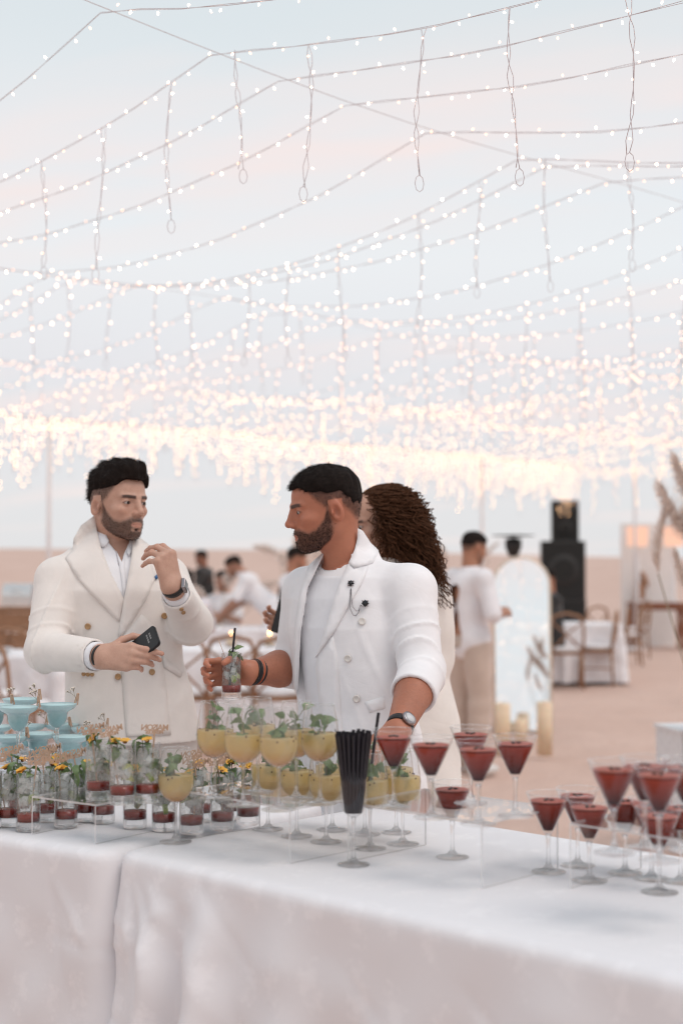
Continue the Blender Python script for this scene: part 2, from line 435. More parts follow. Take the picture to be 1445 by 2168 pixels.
def cloth(name, P0, eu, en, L, W, zt, label, seed, mat, drop=None, flare=1.0):
    """tablecloth over a table: P0 front-left corner, eu along the front, en towards the back"""
    rad = 0.03; pts = []; nrm = []
    def arc(cx, cy, a0, a1, k=7):
        for i in range(k + 1):
            a = a0 + (a1 - a0) * i / k; pts.append((cx + rad * math.cos(a), cy + rad * math.sin(a))); nrm.append((math.cos(a), math.sin(a)))
    def edge(x0, y0, x1, y1, nn, step=0.012):
        m = max(2, int(math.hypot(x1 - x0, y1 - y0) / step))
        for i in range(1, m): pts.append((x0 + (x1 - x0) * i / m, y0 + (y1 - y0) * i / m)); nrm.append(nn)
    arc(rad, rad, -math.pi, -math.pi / 2); edge(rad, 0, L - rad, 0, (0, -1)); arc(L - rad, rad, -math.pi / 2, 0)
    edge(L, rad, L, W - rad, (1, 0), 0.05); arc(L - rad, W - rad, 0, math.pi / 2); edge(L - rad, W, rad, W, (0, 1), 0.05); arc(rad, W - rad, math.pi / 2, math.pi); edge(0, W - rad, 0, rad, (-1, 0), 0.03)
    n = len(pts); s = np.zeros(n)
    for i in range(1, n): s[i] = s[i - 1] + math.dist(pts[i], pts[i - 1])
    rg = np.random.default_rng(seed)
    # folds: broad waves, sharper and stronger near the corners
    corner_s = []
    cpos = [(0, 0), (L, 0), (L, W), (0, W)]
    near = np.array([min(math.dist(p, c) for c in cpos) for p in pts])
    near_fl = np.array([math.dist(p, (0, 0)) for p in pts])
    fold = np.zeros(n)
    for k in range(7):
        f = rg.uniform(5, 24); fold += np.sin(s * f + rg.uniform(0, 6.28)) * rg.uniform(0.3, 1.0) / (1 + f / 14)
    fold /= 2.0
    cone = flare * np.exp(-(near / 0.085) ** 2) + 0.42 * np.exp(-((near_fl - 0.13) / 0.035) ** 2) - 0.25 * np.exp(-((near_fl - 0.20) / 0.03) ** 2) + 0.55 * np.exp(-((near_fl - 0.29) / 0.05) ** 2) + 0.3 * np.exp(-((near_fl - 0.50) / 0.07) ** 2)
    creases = []
    for k in range(46):
        an_ = rg.choice([0.6, -0.7, 0.25, 1.2]) + rg.normal(0, .25); creases.append((rg.uniform(0, L + .1), rg.uniform(.06, .75), math.cos(an_), math.sin(an_), rg.uniform(.06, .22), rg.choice([-1, 1]) * rg.uniform(.002, .0055)))
    V = []; UVv = []
    prof = [0.0] + [0.006, 0.014, 0.024] + list(np.linspace(0.036, zt - 0.03, 64))
    # top rings
    rings = [0.34, 0.22, 0.12, 0.05, 0.02]
    ctr = (L / 2, W / 2)
    levels = []
    for q in rings:
        sx = (L / 2 - min(q, L / 2 - .02)) / (L / 2); sy = (W / 2 - min(q, W / 2 - .02)) / (W / 2)
        levels.append([(ctr[0] + (p[0] - ctr[0]) * sx, ctr[1] + (p[1] - ctr[1]) * sy, zt, None) for p in pts])
    for dz in prof:
        lev = []
        for i, (p, m) in enumerate(zip(pts, nrm)):
            rr = 0.024
            if dz < rr: out = math.sqrt(max(0, rr * rr - (rr - dz) ** 2))
            else: out = rr
            g = max(0, dz - 0.02); t = g / zt
            amp = 0.004 + 0.062 * t ** 0.8
            out += fold[i] * amp * min(1, g * 12) + cone[i] * (0.25 * t ** 0.6) * min(1, g * 8) + 0.02 * t
            wr = 0.0035 * math.sin(31 * s[i] + 14 * g + 2.5 * math.sin(6 * g + seed)) * min(1, g * 6) + 0.0025 * math.sin(-22 * s[i] + 25 * g)* min(1, g * 6)
            # diagonal drag lines running down from the front-left corner
            ang = math.atan2(near_fl[i] - 0.02, g + 0.02); wr += 0.010 * math.sin(ang * 17 + seed) * min(1, g * 5) * math.exp(-near_fl[i] / 0.5)
            for (ca, cb, cs_, cc, cl, ch_) in creases:
                dx_ = s[i] - ca; dz_ = g - cb; al = dx_ * cs_ + dz_ * cc; ac = -dx_ * cc + dz_ * cs_
                if abs(al) < cl and abs(ac) < .03: wr += ch_ * math.exp(-(ac / .009) ** 2) * (1 - (al / cl) ** 2)
            out += wr
            lev.append((p[0] + m[0] * out, p[1] + m[1] * out, zt - dz, s[i]))
        levels.append(lev)
    for lev in levels:
        for x, y, z, sv in lev:
            w = P0 + eu * x + en * y; V.append((w.x, w.y, z)); UVv.append((x, y) if sv is None else (sv, z))
    k = len(levels); Fc = []
    for a in range(k - 1):
        for i in range(n):
            j = (i + 1) % n
            Fc.append((a * n + i, (a + 1) * n + i, (a + 1) * n + j, a * n + j))
    Fc.append(tuple(range(n)))
    me = mesh_from(name, V, Fc)
    # fold the face that closes the arc-length seam and give the top its flat coordinates
    uvl = me.uv_layers.new(name='UVMap'); nr = len(rings)
    for pl in me.polygons:
        vi = list(pl.vertices); top = min(v // n for v in vi) < nr
        seam = (not top) and (max(v % n for v in vi) - min(v % n for v in vi) > 2)
        for li, v in zip(pl.loop_indices, vi):
            lev, i = divmod(v, n)
            if top: u_ = (pts[i][0], pts[i][1]) if lev >= nr else (levels[lev][i][0], levels[lev][i][1])
            else:
                u_ = (s[i] + (s[-1] if (seam and i < 3) else 0), levels[lev][i][2] if lev > nr else zt)
            uvl.data[li].uv = u_
    return link_mesh(name, me, mat)
def folding_table(P0, eu, en, L, W, zt, label):
    """trestle table under the cloth"""
    rz = math.atan2(eu.y, eu.x)
    t = empty('folding_table', (*(P0 + eu * L / 2 + en * W / 2).xy, 0), rz, label, 'table', 'buffet tables under the cloths')
    wm = simple('plastic_top', (0.7, 0.69, 0.67), 0.5); mm = simple('grey_steel', (0.25, 0.25, 0.26), 0.4, Metallic=0.8)
    MB().box((0, 0, zt - 0.03), (L - 0.03, W - 0.03, 0.045)).build('tabletop', wm, t)
    for sx in (-1, 1):
        for sy in (-1, 1):
            MB().tube([(sx * (L / 2 - 0.2), sy * (W / 2 - 0.1), 0.0), (sx * (L / 2 - 0.2), sy * (W / 2 - 0.1), zt - 0.04)], 0.014, 8).build('leg', mm, t)
        MB().tube([(sx * (L / 2 - 0.2), -(W / 2 - 0.1), 0.25), (sx * (L / 2 - 0.2), (W / 2 - 0.1), 0.25)], 0.010, 8).build('crossbar', mm, t)
CL = cloth_material('damask_cloth', 0.3)
A2 = on_z(272, 1800, TZ)
T2L, T2W = 1.95, 0.74
folding_table(A2 + N * 0.012 + U * 0.012, U, N, T2L - 0.024, T2W - 0.024, TZ - 0.006, 'folding table under the white cloth with the martini glasses')
tag(cloth('tablecloth', A2, U, N, T2L, T2W, TZ, '', 11, CL, flare=0.10), 'white damask tablecloth under the red martini glasses', 'tablecloth', 'white damask tablecloths')
F1 = on_z(222, 1797, TZ); G1 = on_z(0, 1762, TZ)
U1 = (F1 - G1); U1.z = 0; U1.normalize(); N1 = Vector((-U1.y, U1.x, 0))
T1L = 1.9; A1 = F1 - U1 * T1L
tag(cloth('tablecloth', A1, U1, N1, T1L, 0.76, TZ - 0.003, '', 23, CL, flare=0.05), 'white damask tablecloth with floral garlands under the tall red-bottomed drinks', 'tablecloth', 'white damask tablecloths')
folding_table(A1 + N1 * 0.012 + U1 * 0.012, U1, N1, T1L - 0.024, 0.736, TZ - 0.009, 'folding table under the white cloth with the tall drinks and turquoise margaritas')

# ------------------------------------------------------------------ canopy of string lights
CS = 0.74
ZC = CAMH + 2.36 * CS; SUP = [CS * (-4.8 - 4.7 * k) for k in range(-3, 4)]; SUP.sort(); U_END = SUP[0]; U_START = SUP[-1]
def can_xy(u, n): return U * u + N * n
def can_z(u, n=0.0):
    for a, b in zip(SUP[:-1], SUP[1:]):
        if a <= u <= b:
            t = (u - a) / (b - a); return ZC + CS * (0.05 * math.sin(n / CS * 0.9) - (0.30 + 0.08 * math.sin(n / CS * 2.3)) * 4 * t * (1 - t))
    return ZC
wire_m = simple('lilac_wire', (0.62, 0.56, 0.58), 0.6)
bulb_m = emit('warm_bulb', (1.0, 0.57, 0.37), 9.0)
BULBS = [bulb_m, emit('dim_bulb', (1.0, 0.52, 0.33), 4.0), emit('bright_bulb', (1.0, 0.66, 0.46), 17.0), emit('golden_bulb', (1.0, 0.58, 0.30), 11.0)]
sock_m = simple('bulb_socket', (0.65, 0.58, 0.57), 0.5)
def bulb_shape(mb, c, d, r=0.0065, seg=5):
    """teardrop bulb pointing along d"""
    rot = Vector(d).to_track_quat('Z', 'Y').to_matrix(); V = []; Fc = []
    prof = [(0.35, 0), (0.95, 1.0), (0.8, 2.2), (0.25, 3.0)]
    for pr, pz in prof:
        for k in range(seg):
            a = 2 * math.pi * k / seg; V.append(rot @ Vector((pr * r * math.cos(a), pr * r * math.sin(a), pz * r)) + Vector(c))
    for i in range(3):
        for k in range(seg):
            k2 = (k + 1) % seg; Fc.append((i * seg + k, i * seg + k2, (i + 1) * seg + k2, (i + 1) * seg + k))
    Fc += [tuple(range(seg))[::-1], tuple(3 * seg + k for k in range(seg))]
    mb.add(V, Fc)
BULB_ME = []
for m_ in (BULBS[0], BULBS[1], BULBS[2]):
    _b = MB(); bulb_shape(_b, (0, 0, 0), (0, 0, 1), 0.0032, 7); _me = _b.mesh('bulb'); _me.materials.append(m_); BULB_ME.append(_me)
def bulb_index(y):
    r = random.random()
    if y > 12.5: return 3 if r < .75 else 1
    return 2 if (r < .28 and y < 6.3) else (1 if r > .72 else 0)
def bulb_r(y): return 0.0031 if y < 6.5 else (0.0034 if y < 9.5 else (0.0040 if y < 13 else 0.0047))
def put_bulb(parent, c, d):
    o = link_mesh('bulb', BULB_ME[bulb_index(6.0)], None, parent); o.location = c
    o.rotation_mode = 'QUATERNION'; o.rotation_quaternion = Vector(d).to_track_quat('Z', 'Y'); return o
def in_frame(p, m=40):
    if p.y < 0.5: return False
    x, y = to_px(p.x, p.y, p.z); return -m < x < 1445 + m and -m < y < 2168 + m
def bulb_dir(i):
    return Vector((random.uniform(-.9, .9), random.uniform(-.9, .9), (-1 if i % 3 else 0.9) + random.uniform(-.3, .3))).normalized()
near_n = [CS * q for q in [2.75, 3.58, 4.19, 4.62, 5.08, 5.70, 6.50, 6.77, 7.39, 8.33]]
far_n = [CS * q for q in np.arange(9.0, 27.5, 0.80)]; back_n = [CS * q for q in np.arange(-5.0, 2.4, 0.85)]
icicle = {near_n[2], near_n[6]} | {far_n[i] for i in range(0, len(far_n), 2)}
near_set = set(near_n)
def drop_curve(top, L, ph):
    a = []; b = []
    for k in range(15):
        t = k / 14; w = 0.005 + 0.004 * math.sin(t * 9 + ph); q = t * 16 + ph
        a.append(top + Vector((w * math.sin(q) + 0.012 * math.sin(t * 4 + ph), w * math.cos(q), -L * t)))
        b.append(top + Vector((-w * math.sin(q) + 0.012 * math.sin(t * 4 + ph), -w * math.cos(q), -L * t)))
    e = a[-1]; r = 0.013
    loop = [e + Vector((r * math.sin(x), 0.3 * r * math.sin(x), -r * 1.9 * (1 - math.cos(x)))) for x in np.linspace(0, 2 * math.pi, 9)]
    return a + loop, b
for n in back_n + near_n + far_n:
    near = n in near_set; ic = n in icicle
    u0 = U_END; u1 = U_START if n < 9 * CS else 2.0
    lab = 'string of small warm bulbs with long wire drops hanging from the canopy cables' if ic else 'string of small warm bulbs draped over the canopy cables'
    root = empty('icicle_light_string' if ic else 'string_light', (*can_xy(SUP[3], n).xy, ZC), 0, lab, 'string light', 'icicle strings of the light canopy' if ic else 'plain strings of the light canopy')
    base = Vector(root.location)
    def W(u, off=Vector((0, 0, 0))):
        p = can_xy(u, n); return Vector((p.x, p.y, can_z(u, n))) + off - base
    us = np.arange(u0, u1, 0.2 if near else 0.4)
    wm = MB(); wm.tube([W(u) for u in us], 0.0010 if near else 0.0015, 4); 
    w2 = [W(u, Vector((0, 0, 0.005 * math.sin(u * 9 + n)))) + N * (0.005 * math.cos(u * 9)) for u in us]
    if near: wm.tube(w2, 0.0009, 4)
    wm.build('wire', wire_m, root)
    far = MB(); i = 0; u = u0 + random.random() * 0.1
    while u < u1:
        p = W(u); d = bulb_dir(i); c = p + d * 0.009
        if near and in_frame(c + base): put_bulb(root, c, d)
        else: far.mi = bulb_index((c + base).y); bulb_shape(far, c, d, bulb_r((c + base).y))
        u += 0.095 * random.uniform(0.45, 1.6); i += 1
    if far.V: tag(far.build('bulbs', BULBS, root), kind='stuff')
    if ic:
        for u in np.arange(u0 + 0.18, u1, 0.5 * CS):
            uu = u + random.uniform(-.06, .06); top = W(uu); L = CS * (random.uniform(0.50, 0.70) if near else random.uniform(0.45, 0.95))
            ca, cb = drop_curve(top, L, n * 3 + u * 5)
            vis = in_frame(top + base, 200) or in_frame(top + base + Vector((0, 0, -L)), 60)
            if not vis and n > 9 * CS: continue
            mb = MB()
            mb.tube(ca, 0.0011, 4); mb.tube(cb, 0.0011, 4)
            k = int(L / 0.075); cs = []
            for q in range(k):
                t = (q + 0.6) / k; a = random.uniform(0, 6.28); d = Vector((math.cos(a), math.sin(a), random.uniform(-.5, .2))).normalized()
                cs.append((ca[min(14, int(t * 14))] + d * 0.009, d))
            if near and vis:
                dr = mb.build('drop', wire_m, root)
                for c, d in cs: put_bulb(dr, c, d)
            else:
                for c, d in cs: mb.mi = 1 + bulb_index((c + base).y); bulb_shape(mb, c, d, bulb_r((c + base).y))
                mb.build('drop', [wire_m] + BULBS, root)
# far edge curtain, cables, poles
def cable(name, pts, r, label, group): tag(MB().tube(pts, r, 5).build(name, simple('steel_cable', (0.60, 0.55, 0.56), 0.5), None), label, 'cable', group)
for k, u in enumerate(SUP):
    pts = []
    for n in CS * np.arange(-5, 28, 0.5):
        p = can_xy(u, n); pts.append((p.x, p.y, ZC + CS * 0.05 * math.sin(n / CS * 0.9) - 0.005))
    cable('support_cable', pts, 0.0014, 'thin steel cable stretched across under the strings of lights', 'cables carrying the light canopy')
cur = empty('light_curtain', (*can_xy(U_END, 12 * CS).xy, ZC), 0, 'long curtain of warm bulbs along the far edge of the canopy', 'string light')
cb = Vector(cur.location)
MB().tube([Vector((*can_xy(U_END, n).xy, ZC)) - cb for n in (4 * CS, 28 * CS)], 0.006, 4).build('wire', wire_m, cur)
for n in CS * np.arange(6.5, 27.5, 0.14):
    p = can_xy(U_END, n); top = Vector((p.x, p.y, ZC)); L = CS * random.uniform(0.35, 1.25)
    if not (in_frame(top, 100)): continue
    mb = MB(); mb.tube([top - cb, top - cb + Vector((0, 0, -L))], 0.003, 4); mb.mi = 1
    for q in range(int(L / 0.06)):
        a = random.uniform(0, 6.28); bulb_shape(mb, top - cb + Vector((0.015 * math.cos(a), 0.015 * math.sin(a), -q * 0.06 - random.uniform(0, .03))), (math.cos(a), math.sin(a), -.2), 0.0062)
    mb.build('drop', [wire_m, BULBS[3]], cur)
pole_m = simple('white_pole', (0.74, 0.70, 0.70), 0.5)
for px in (104, 580, 1020, 1343):
    k = (px - CX) / FPX; d = -U_END / (0.692 - 0.722 * k) * 1.0
    p = Vector((k * d, d, 0))
    if px == 580: continue
    t = empty('canopy_pole', (p.x, p.y, 0), 0, 'slim white pole holding up the far edge of the light canopy', 'pole', 'poles of the light canopy')
    MB().lathe([(0.0, 0), (0.028, 0), (0.028, ZC - 0.02), (0.0, ZC - 0.02)], 12).build('shaft', pole_m, t)
    MB().lathe([(0.0, -0.05), (0.18, -0.05), (0.18, 0.04), (0.05, 0.06), (0.03, 0.1)], 16).build('base', pole_m, t)
# ------------------------------------------------------------------ glassware and drinks
GL = thin_glass('clear_glass', (0.985, 0.985, 0.99), 0.0, 1.5, 1.15)
SG = solid_glass('solid_glass', (1.0, 1.0, 1.0), 1.45, 0.0, 0.58)
GLF = thin_glass('hazed_glass', (0.985, 0.985, 0.99), 0.0, 1.5, 1.3, 0.06)
AC = thin_glass('acrylic', (0.985, 0.985, 0.985), 0.0, 1.42, 0.9)
def edge_material():
    t = NT('acrylic_edge'); tr = t.n('ShaderNodeBsdfTransparent'); d = t.bsdf((0.80, 0.78, 0.78), 0.15)
    ms = t.n('ShaderNodeMixShader'); ms.inputs[0].default_value = 0.62; t.l(tr.outputs[0], ms.inputs[1]); t.l(d, ms.inputs[2]); return t.done(ms.outputs[0])
AE = edge_material()
def drink_material(name, low, high, z0, z1, spec=0.15, seeds=0.0, trans=0.0, clear=0.0, sp_l=0.5):
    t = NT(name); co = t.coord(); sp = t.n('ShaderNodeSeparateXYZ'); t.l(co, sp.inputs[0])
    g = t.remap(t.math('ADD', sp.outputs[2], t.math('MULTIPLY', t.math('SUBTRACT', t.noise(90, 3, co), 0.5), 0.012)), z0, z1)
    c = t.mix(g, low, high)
    if seeds:
        v = t.n('ShaderNodeTexVoronoi'); v.inputs['Scale'].default_value = 170; t.l(co, v.inputs['Vector'])
        m = t.math('MULTIPLY', t.remap(v.outputs[0], 0.16, 0.30, 1, 0), t.remap(sp.outputs[2], z0 + 0.004, z0 + 0.016, 1, 0), True)
        c = t.mix(t.math('MULTIPLY', m, seeds), c, (0.10, 0.035, 0.02))
    b = t.bsdf(c, spec, None, Specular_IOR_Level=sp_l)
    if trans:
        tl = t.n('ShaderNodeBsdfTranslucent'); t.l(c, tl.inputs[0]); ms = t.n('ShaderNodeMixShader'); ms.inputs[0].default_value = trans
        t.l(b, ms.inputs[1]); t.l(tl.outputs[0], ms.inputs[2]); b = ms.outputs[0]
    if clear:
        tr = t.n('ShaderNodeBsdfTransparent'); t.l(c, tr.inputs[0]); ms = t.n('ShaderNodeMixShader'); ms.inputs[0].default_value = clear; t.l(b, ms.inputs[1]); t.l(tr.outputs[0], ms.inputs[2]); b = ms.outputs[0]
    return t.done(b)
leaf_t = NT('mint_leaf'); _co = leaf_t.coord(); _oi = leaf_t.n('ShaderNodeObjectInfo')
_c = leaf_t.mix(_oi.outputs['Random'], (0.09, 0.165, 0.06), (0.27, 0.36, 0.16))
_c = leaf_t.mix(leaf_t.remap(leaf_t.noise(120, 4, _co), 0.3, 0.7), _c, (0.15, 0.23, 0.09))
_tl = leaf_t.n('ShaderNodeBsdfTranslucent'); leaf_t.l(_c, _tl.inputs[0]); _ms = leaf_t.n('ShaderNodeMixShader'); _ms.inputs[0].default_value = 0.3
leaf_t.l(leaf_t.bsdf(_c, 0.42, leaf_t.bump(leaf_t.noise(260, 3, _co), 0.5, 0.001)), _ms.inputs[1]); leaf_t.l(_tl.outputs[0], _ms.inputs[2])
LEAF = leaf_t.done(_ms.outputs[0])
def leaf_mesh(L=0.03, Wd=0.022, bend=0.5, seed=0):
    rg = np.random.default_rng(seed); V = []; Fc = []; nu = 8
    for i in range(nu + 1):
        t = i / nu; w = Wd / 2 * (math.sin(math.pi * min(1, t * 1.02) ** 0.8) ** 0.85) * (1 + 0.13 * (-1) ** i)
        if i in (0, nu): w = 0.0006
        a = bend * t * t * 1.6
        for k, q in enumerate((-1, -0.5, 0, 0.5, 1)):
            V.append((L * t * math.cos(a * 0.6), w * q, -L * t * math.sin(a * 0.8) + abs(q) * w * 0.38 + rg.normal(0, 0.0004)))
    for i in range(nu):
        for k in range(4): a = i * 5 + k; Fc.append((a, a + 5, a + 6, a + 1))
    me = mesh_from('leaf', V, Fc); me.materials.append(LEAF); return me
LEAVES = [leaf_mesh(0.031, 0.024, 0.25 + 0.25 * k, k) for k in range(4)]
STEM_M = simple('mint_stem', (0.16, 0.14, 0.06), 0.6)
WOOD = simple('pale_wood', (0.52, 0.35, 0.25), 0.7, 0.15, 60)
def add_leaf(parent, p, yaw, tilt, roll=0.0, sc=1.0, k=None):
    o = link_mesh('leaf', LEAVES[k if k is not None else random.randrange(4)], None, parent); o.location = p
    o.rotation_euler = (roll, tilt, yaw); o.scale = (sc, sc, sc); return o
def mint(parent, base, top, n=7, spread=0.014, sc=1.0, seed=0, droop=0.2):
    """sprig: stem from base to top with leaves in opposite pairs"""
    rs = random.getstate(); random.seed(seed)
    base = Vector(base); top = Vector(top); mid = (base + top) / 2 + Vector((random.uniform(-.005, .005), random.uniform(-.005, .005), 0))
    st = MB().tube([base, mid, top], 0.0011, 5).build('mint_sprig', STEM_M, parent)
    a = random.uniform(0, 6.28)
    for i in range(n):
        t = 1 - (i // 2) * 0.24 - random.uniform(0, .06); p = base.lerp(top, max(0.1, t))
        yaw = a + math.pi * (i % 2) + (i // 2) * 1.5 + random.uniform(-.4, .4)
        tilt = -0.75 + 0.35 * (i // 2) + random.uniform(-.3, .3) + droop
        add_leaf(st, p, yaw, tilt, random.uniform(-.5, .5), sc * random.uniform(0.75, 1.15))
    random.setstate(rs); return st

def foot_stem(hs, rf, rs, rtop, z_top):
    """profile of foot and stem as a closed solid"""
    return [(0.0, 0.0), (rf, 0.0), (rf, 0.0012), (rf * 0.6, 0.0032), (rs * 3.2, 0.0065), (rs * 1.5, 0.014), (rs, 0.028), (rs, hs * 0.75), (rs * 1.25, hs * 0.95), (rtop, z_top), (0.0, z_top + 0.001)]
def smooth_prof(p, k=4):
    """Catmull-Rom through profile points"""
    p = [Vector((a, b)) for a, b in p]; out = []
    for i in range(len(p) - 1):
        p0 = p[max(0, i - 1)]; p1 = p[i]; p2 = p[i + 1]; p3 = p[min(len(p) - 1, i + 2)]
        for j in range(k):
            t = j / k; out.append(0.5 * ((2 * p1) + (p2 - p0) * t + (2 * p0 - 5 * p1 + 4 * p2 - p3) * t * t + (3 * p1 - p0 - 3 * p2 + p3) * t ** 3))
    out.append(p[-1]); return [(max(0, v.x), v.y) for v in out]
def inner(prof, z0, z1, inset=0.0012):
    """fill of a bowl between two heights"""
    q = [(max(0.0, r - inset), z) for r, z in prof if z0 <= z <= z1]
    return [(0.0, q[0][1] + 0.0005)] + q + [(q[-1][0], q[-1][1] + 0.0004), (0.0, q[-1][1] + 0.0004)]

# --- wine glass cocktail
WG = smooth_prof([(0.003, 0.084), (0.012, 0.0865), (0.027, 0.097), (0.0365, 0.113), (0.0392, 0.130), (0.0375, 0.152), (0.0335, 0.178), (0.0295, 0.201)], 5)
YEL = drink_material('passionfruit_drink', (0.80, 0.49, 0.25), (0.92, 0.78, 0.44), 0.088, 0.116, 0.12, 0.85, 0.5, 0.34)
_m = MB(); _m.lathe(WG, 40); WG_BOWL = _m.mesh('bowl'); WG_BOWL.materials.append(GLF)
_m = MB(); _m.lathe(foot_stem(0.08, 0.035, 0.0034, 0.0055, 0.0845), 28); WG_STEM = _m.mesh('stem'); WG_STEM.materials.append(SG)
_m = MB(); _m.lathe(inner(WG, 0.0865, 0.147), 32); WG_DR = _m.mesh('drink'); WG_DR.materials.append(YEL)
_m = MB(); _m.lathe([(0.0290, 0.2005), (0.0296, 0.2018), (0.0302, 0.2005)], 40, close=True); WG_RIM = _m.mesh('rim'); WG_RIM.materials.append(SG)
SEED_M = simple('dark_seed', (0.07, 0.03, 0.02), 0.4)
_m = MB()
for q in range(9):
    a = random.uniform(0, 6.28); zz = random.uniform(0.132, 0.1472); rr = np.interp(zz, [z for r, z in WG], [r for r, z in WG]) - 0.0012
    _m.ball((rr * math.cos(a), rr * math.sin(a), zz), (0.0016, 0.0016, 0.0022), 6, 4)
WG_SEED = _m.mesh('seeds'); WG_SEED.materials.append(SEED_M)
def wine_cocktail(p, label, group, seed, lush=1.0):
    t = empty('wine_glass_cocktail', p, random.uniform(0, 6.28), label, 'cocktail', group)
    link_mesh('bowl', WG_BOWL, None, t); link_mesh('stem', WG_STEM, None, t); link_mesh('drink', WG_DR, None, t); link_mesh('rim', WG_RIM, None, t)
    tag(link_mesh('seeds', WG_SEED, None, t), kind='stuff')
    rs = random.Random(seed)
    nl = int(5 + 3 * lush); k = 0
    while k < nl:
        a0 = rs.uniform(0, 6.28); r0 = rs.uniform(.004, .016); a1 = a0 + rs.uniform(1.5, 4.5); zt = rs.uniform(.172, .186 + .012 * lush)
        b = Vector((r0 * math.cos(a0), r0 * math.sin(a0), .128)); e = Vector((.020 * math.cos(a1), .020 * math.sin(a1), zt)); m = b.lerp(e, .5) + Vector((rs.uniform(-.008, .008), rs.uniform(-.008, .008), .004))
        st = MB().tube([b, m, e], .0008, 5).build('mint_sprig', STEM_M, t)
        for q in range(rs.choice((2, 3, 4))):
            u_ = (0.25, .55, .85, 1.0)[q] if q < 3 else 1.0; p_ = b.lerp(e, u_) if u_ != .55 else m
            add_leaf(st, p_, rs.uniform(0, 6.28), rs.uniform(-.9, 1.1), rs.uniform(-1.2, 1.2), rs.uniform(.55, 1.15), rs.randrange(4)); k += 1
    return t
HB = 0.11; HC = 0.12
for i, (px, py, lu) in enumerate([(455, 1690, .8), (515, 1705, 1), (590, 1714, 1.6), (545, 1676, 1.3), (627, 1690, .9), (677, 1701, 1.3)]):
    wine_cocktail(on_z(px, py, TZ + HB + 0.001), 'wine glass of pale yellow cocktail with mint, standing on top of the clear riser', 'yellow cocktails on the riser', 40 + i, lu)
for i, (px, py) in enumerate([(567, 1755), (628, 1770), (690, 1782), (703, 1756), (772, 1766), (783, 1796), (838, 1762), (852, 1786)]):
    g_ = wine_cocktail(on_z(px, py, TZ + 0.001), 'wine glass of pale yellow cocktail with mint, standing on the cloth behind the risers', 'yellow cocktails on the cloth', 60 + i, 1.0)
    if i == 5:
        g_.rotation_euler = (0, 0, 0); g_['label'] = 'wine glass of yellow cocktail with a black straw sticking up'; del g_['group']
        STRAW_G = g_
wine_cocktail(on_z(372, 1782, TZ + 0.001), 'yellow cocktail with a big bunch of mint, standing in front of the tall drinks', None, 99, 1.9)

# --- clear acrylic risers
def riser(corner, eu, en, L, W, h, label):
    t = empty('acrylic_riser', corner, math.atan2(eu.y, eu.x), label, 'riser', 'clear risers on the buffet')
    th = 0.004
    def slab(name, c, size, thin_axis):
        mb = MB(); mb.box(c, size); me = mb.mesh(name); me.materials.append(AC); me.materials.append(AE)
        for pl in me.polygons: pl.material_index = 0 if abs(pl.normal[thin_axis]) > 0.5 else 1
        link_mesh(name, me, None, t)
    slab('top_panel', (L / 2, W / 2, h - th / 2), (L, W, th), 2)
    slab('side_panel', (th / 2, W / 2, (h - th) / 2 - .0002), (th, W, h - th - .0006), 0); slab('side_panel', (L - th / 2, W / 2, (h - th) / 2 - .0002), (th, W, h - th - .0006), 0)
    return t
riser(on_z(380, 1780, TZ + 0.001), U, N, 0.345, 0.235, HB, 'clear acrylic riser carrying the yellow wine glass cocktails')
riser(on_z(735, 1824, TZ + 0.001), U, N, 0.345, 0.24, HC, 'clear acrylic riser carrying the red martinis in front of the man with the brooch')
riser(on_z(1205, 1880, TZ + 0.001), U, N, 0.36, 0.24, HC, 'clear acrylic riser carrying the red martinis at the end away from the wine glasses')
riser(on_z(67, 1766, TZ - 0.002), U1, N1, 0.20, 0.22, 0.085, 'low clear acrylic riser carrying three tall drinks')
riser(on_z(-62, 1688, TZ - 0.002), U1, N1, 0.32, 0.20, 0.10, 'clear acrylic riser carrying the turquoise margaritas')

# --- martinis
MG = smooth_prof([(0.002, 0.071), (0.006, 0.0735), (0.012, 0.083), (0.022, 0.104), (0.033, 0.128), (0.0425, 0.152)], 5)
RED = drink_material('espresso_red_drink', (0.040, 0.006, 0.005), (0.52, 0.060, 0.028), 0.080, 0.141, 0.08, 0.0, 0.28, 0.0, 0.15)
FOAM = simple('drink_foam', (0.36, 0.075, 0.045), 0.6, 0.25, 120)
_m = MB(); _m.lathe(MG, 40); MG_BOWL = _m.mesh('bowl'); MG_BOWL.materials.append(GL)
_m = MB(); _m.lathe([(0.0420, 0.1515), (0.0426, 0.1528), (0.0432, 0.1515)], 40, close=True); MG_RIM = _m.mesh('rim'); MG_RIM.materials.append(SG)
_m = MB(); _m.lathe(foot_stem(0.066, 0.034, 0.0036, 0.006, 0.0735), 28); MG_STEM = _m.mesh('stem'); MG_STEM.materials.append(SG)
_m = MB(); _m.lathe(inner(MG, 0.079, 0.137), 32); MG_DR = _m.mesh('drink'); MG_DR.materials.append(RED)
_m = MB(); _m.lathe([(0.0, 0.1380), (0.034, 0.1380), (0.0355, 0.1372)], 28)
MG_FOAM = _m.mesh('foam'); MG_FOAM.materials.append(FOAM)
BEAN = simple('coffee_bean', (0.05, 0.022, 0.015), 0.4)
_m = MB()
for a in (0.3, 2.4, 4.5): _m.ball((0.007 * math.cos(a), 0.007 * math.sin(a), 0.1395), (0.0055, 0.0035, 0.002), 8, 5, Matrix.Rotation(a, 3, 'Z'))
MG_BEAN = _m.mesh('garnish'); MG_BEAN.materials.append(BEAN)
def martini(p, label, group):
    t = empty('martini_glass', p, random.uniform(0, 6.28), label, 'cocktail', group)
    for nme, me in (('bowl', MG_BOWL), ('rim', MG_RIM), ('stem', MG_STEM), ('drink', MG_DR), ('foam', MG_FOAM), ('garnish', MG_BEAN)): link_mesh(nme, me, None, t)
    return t
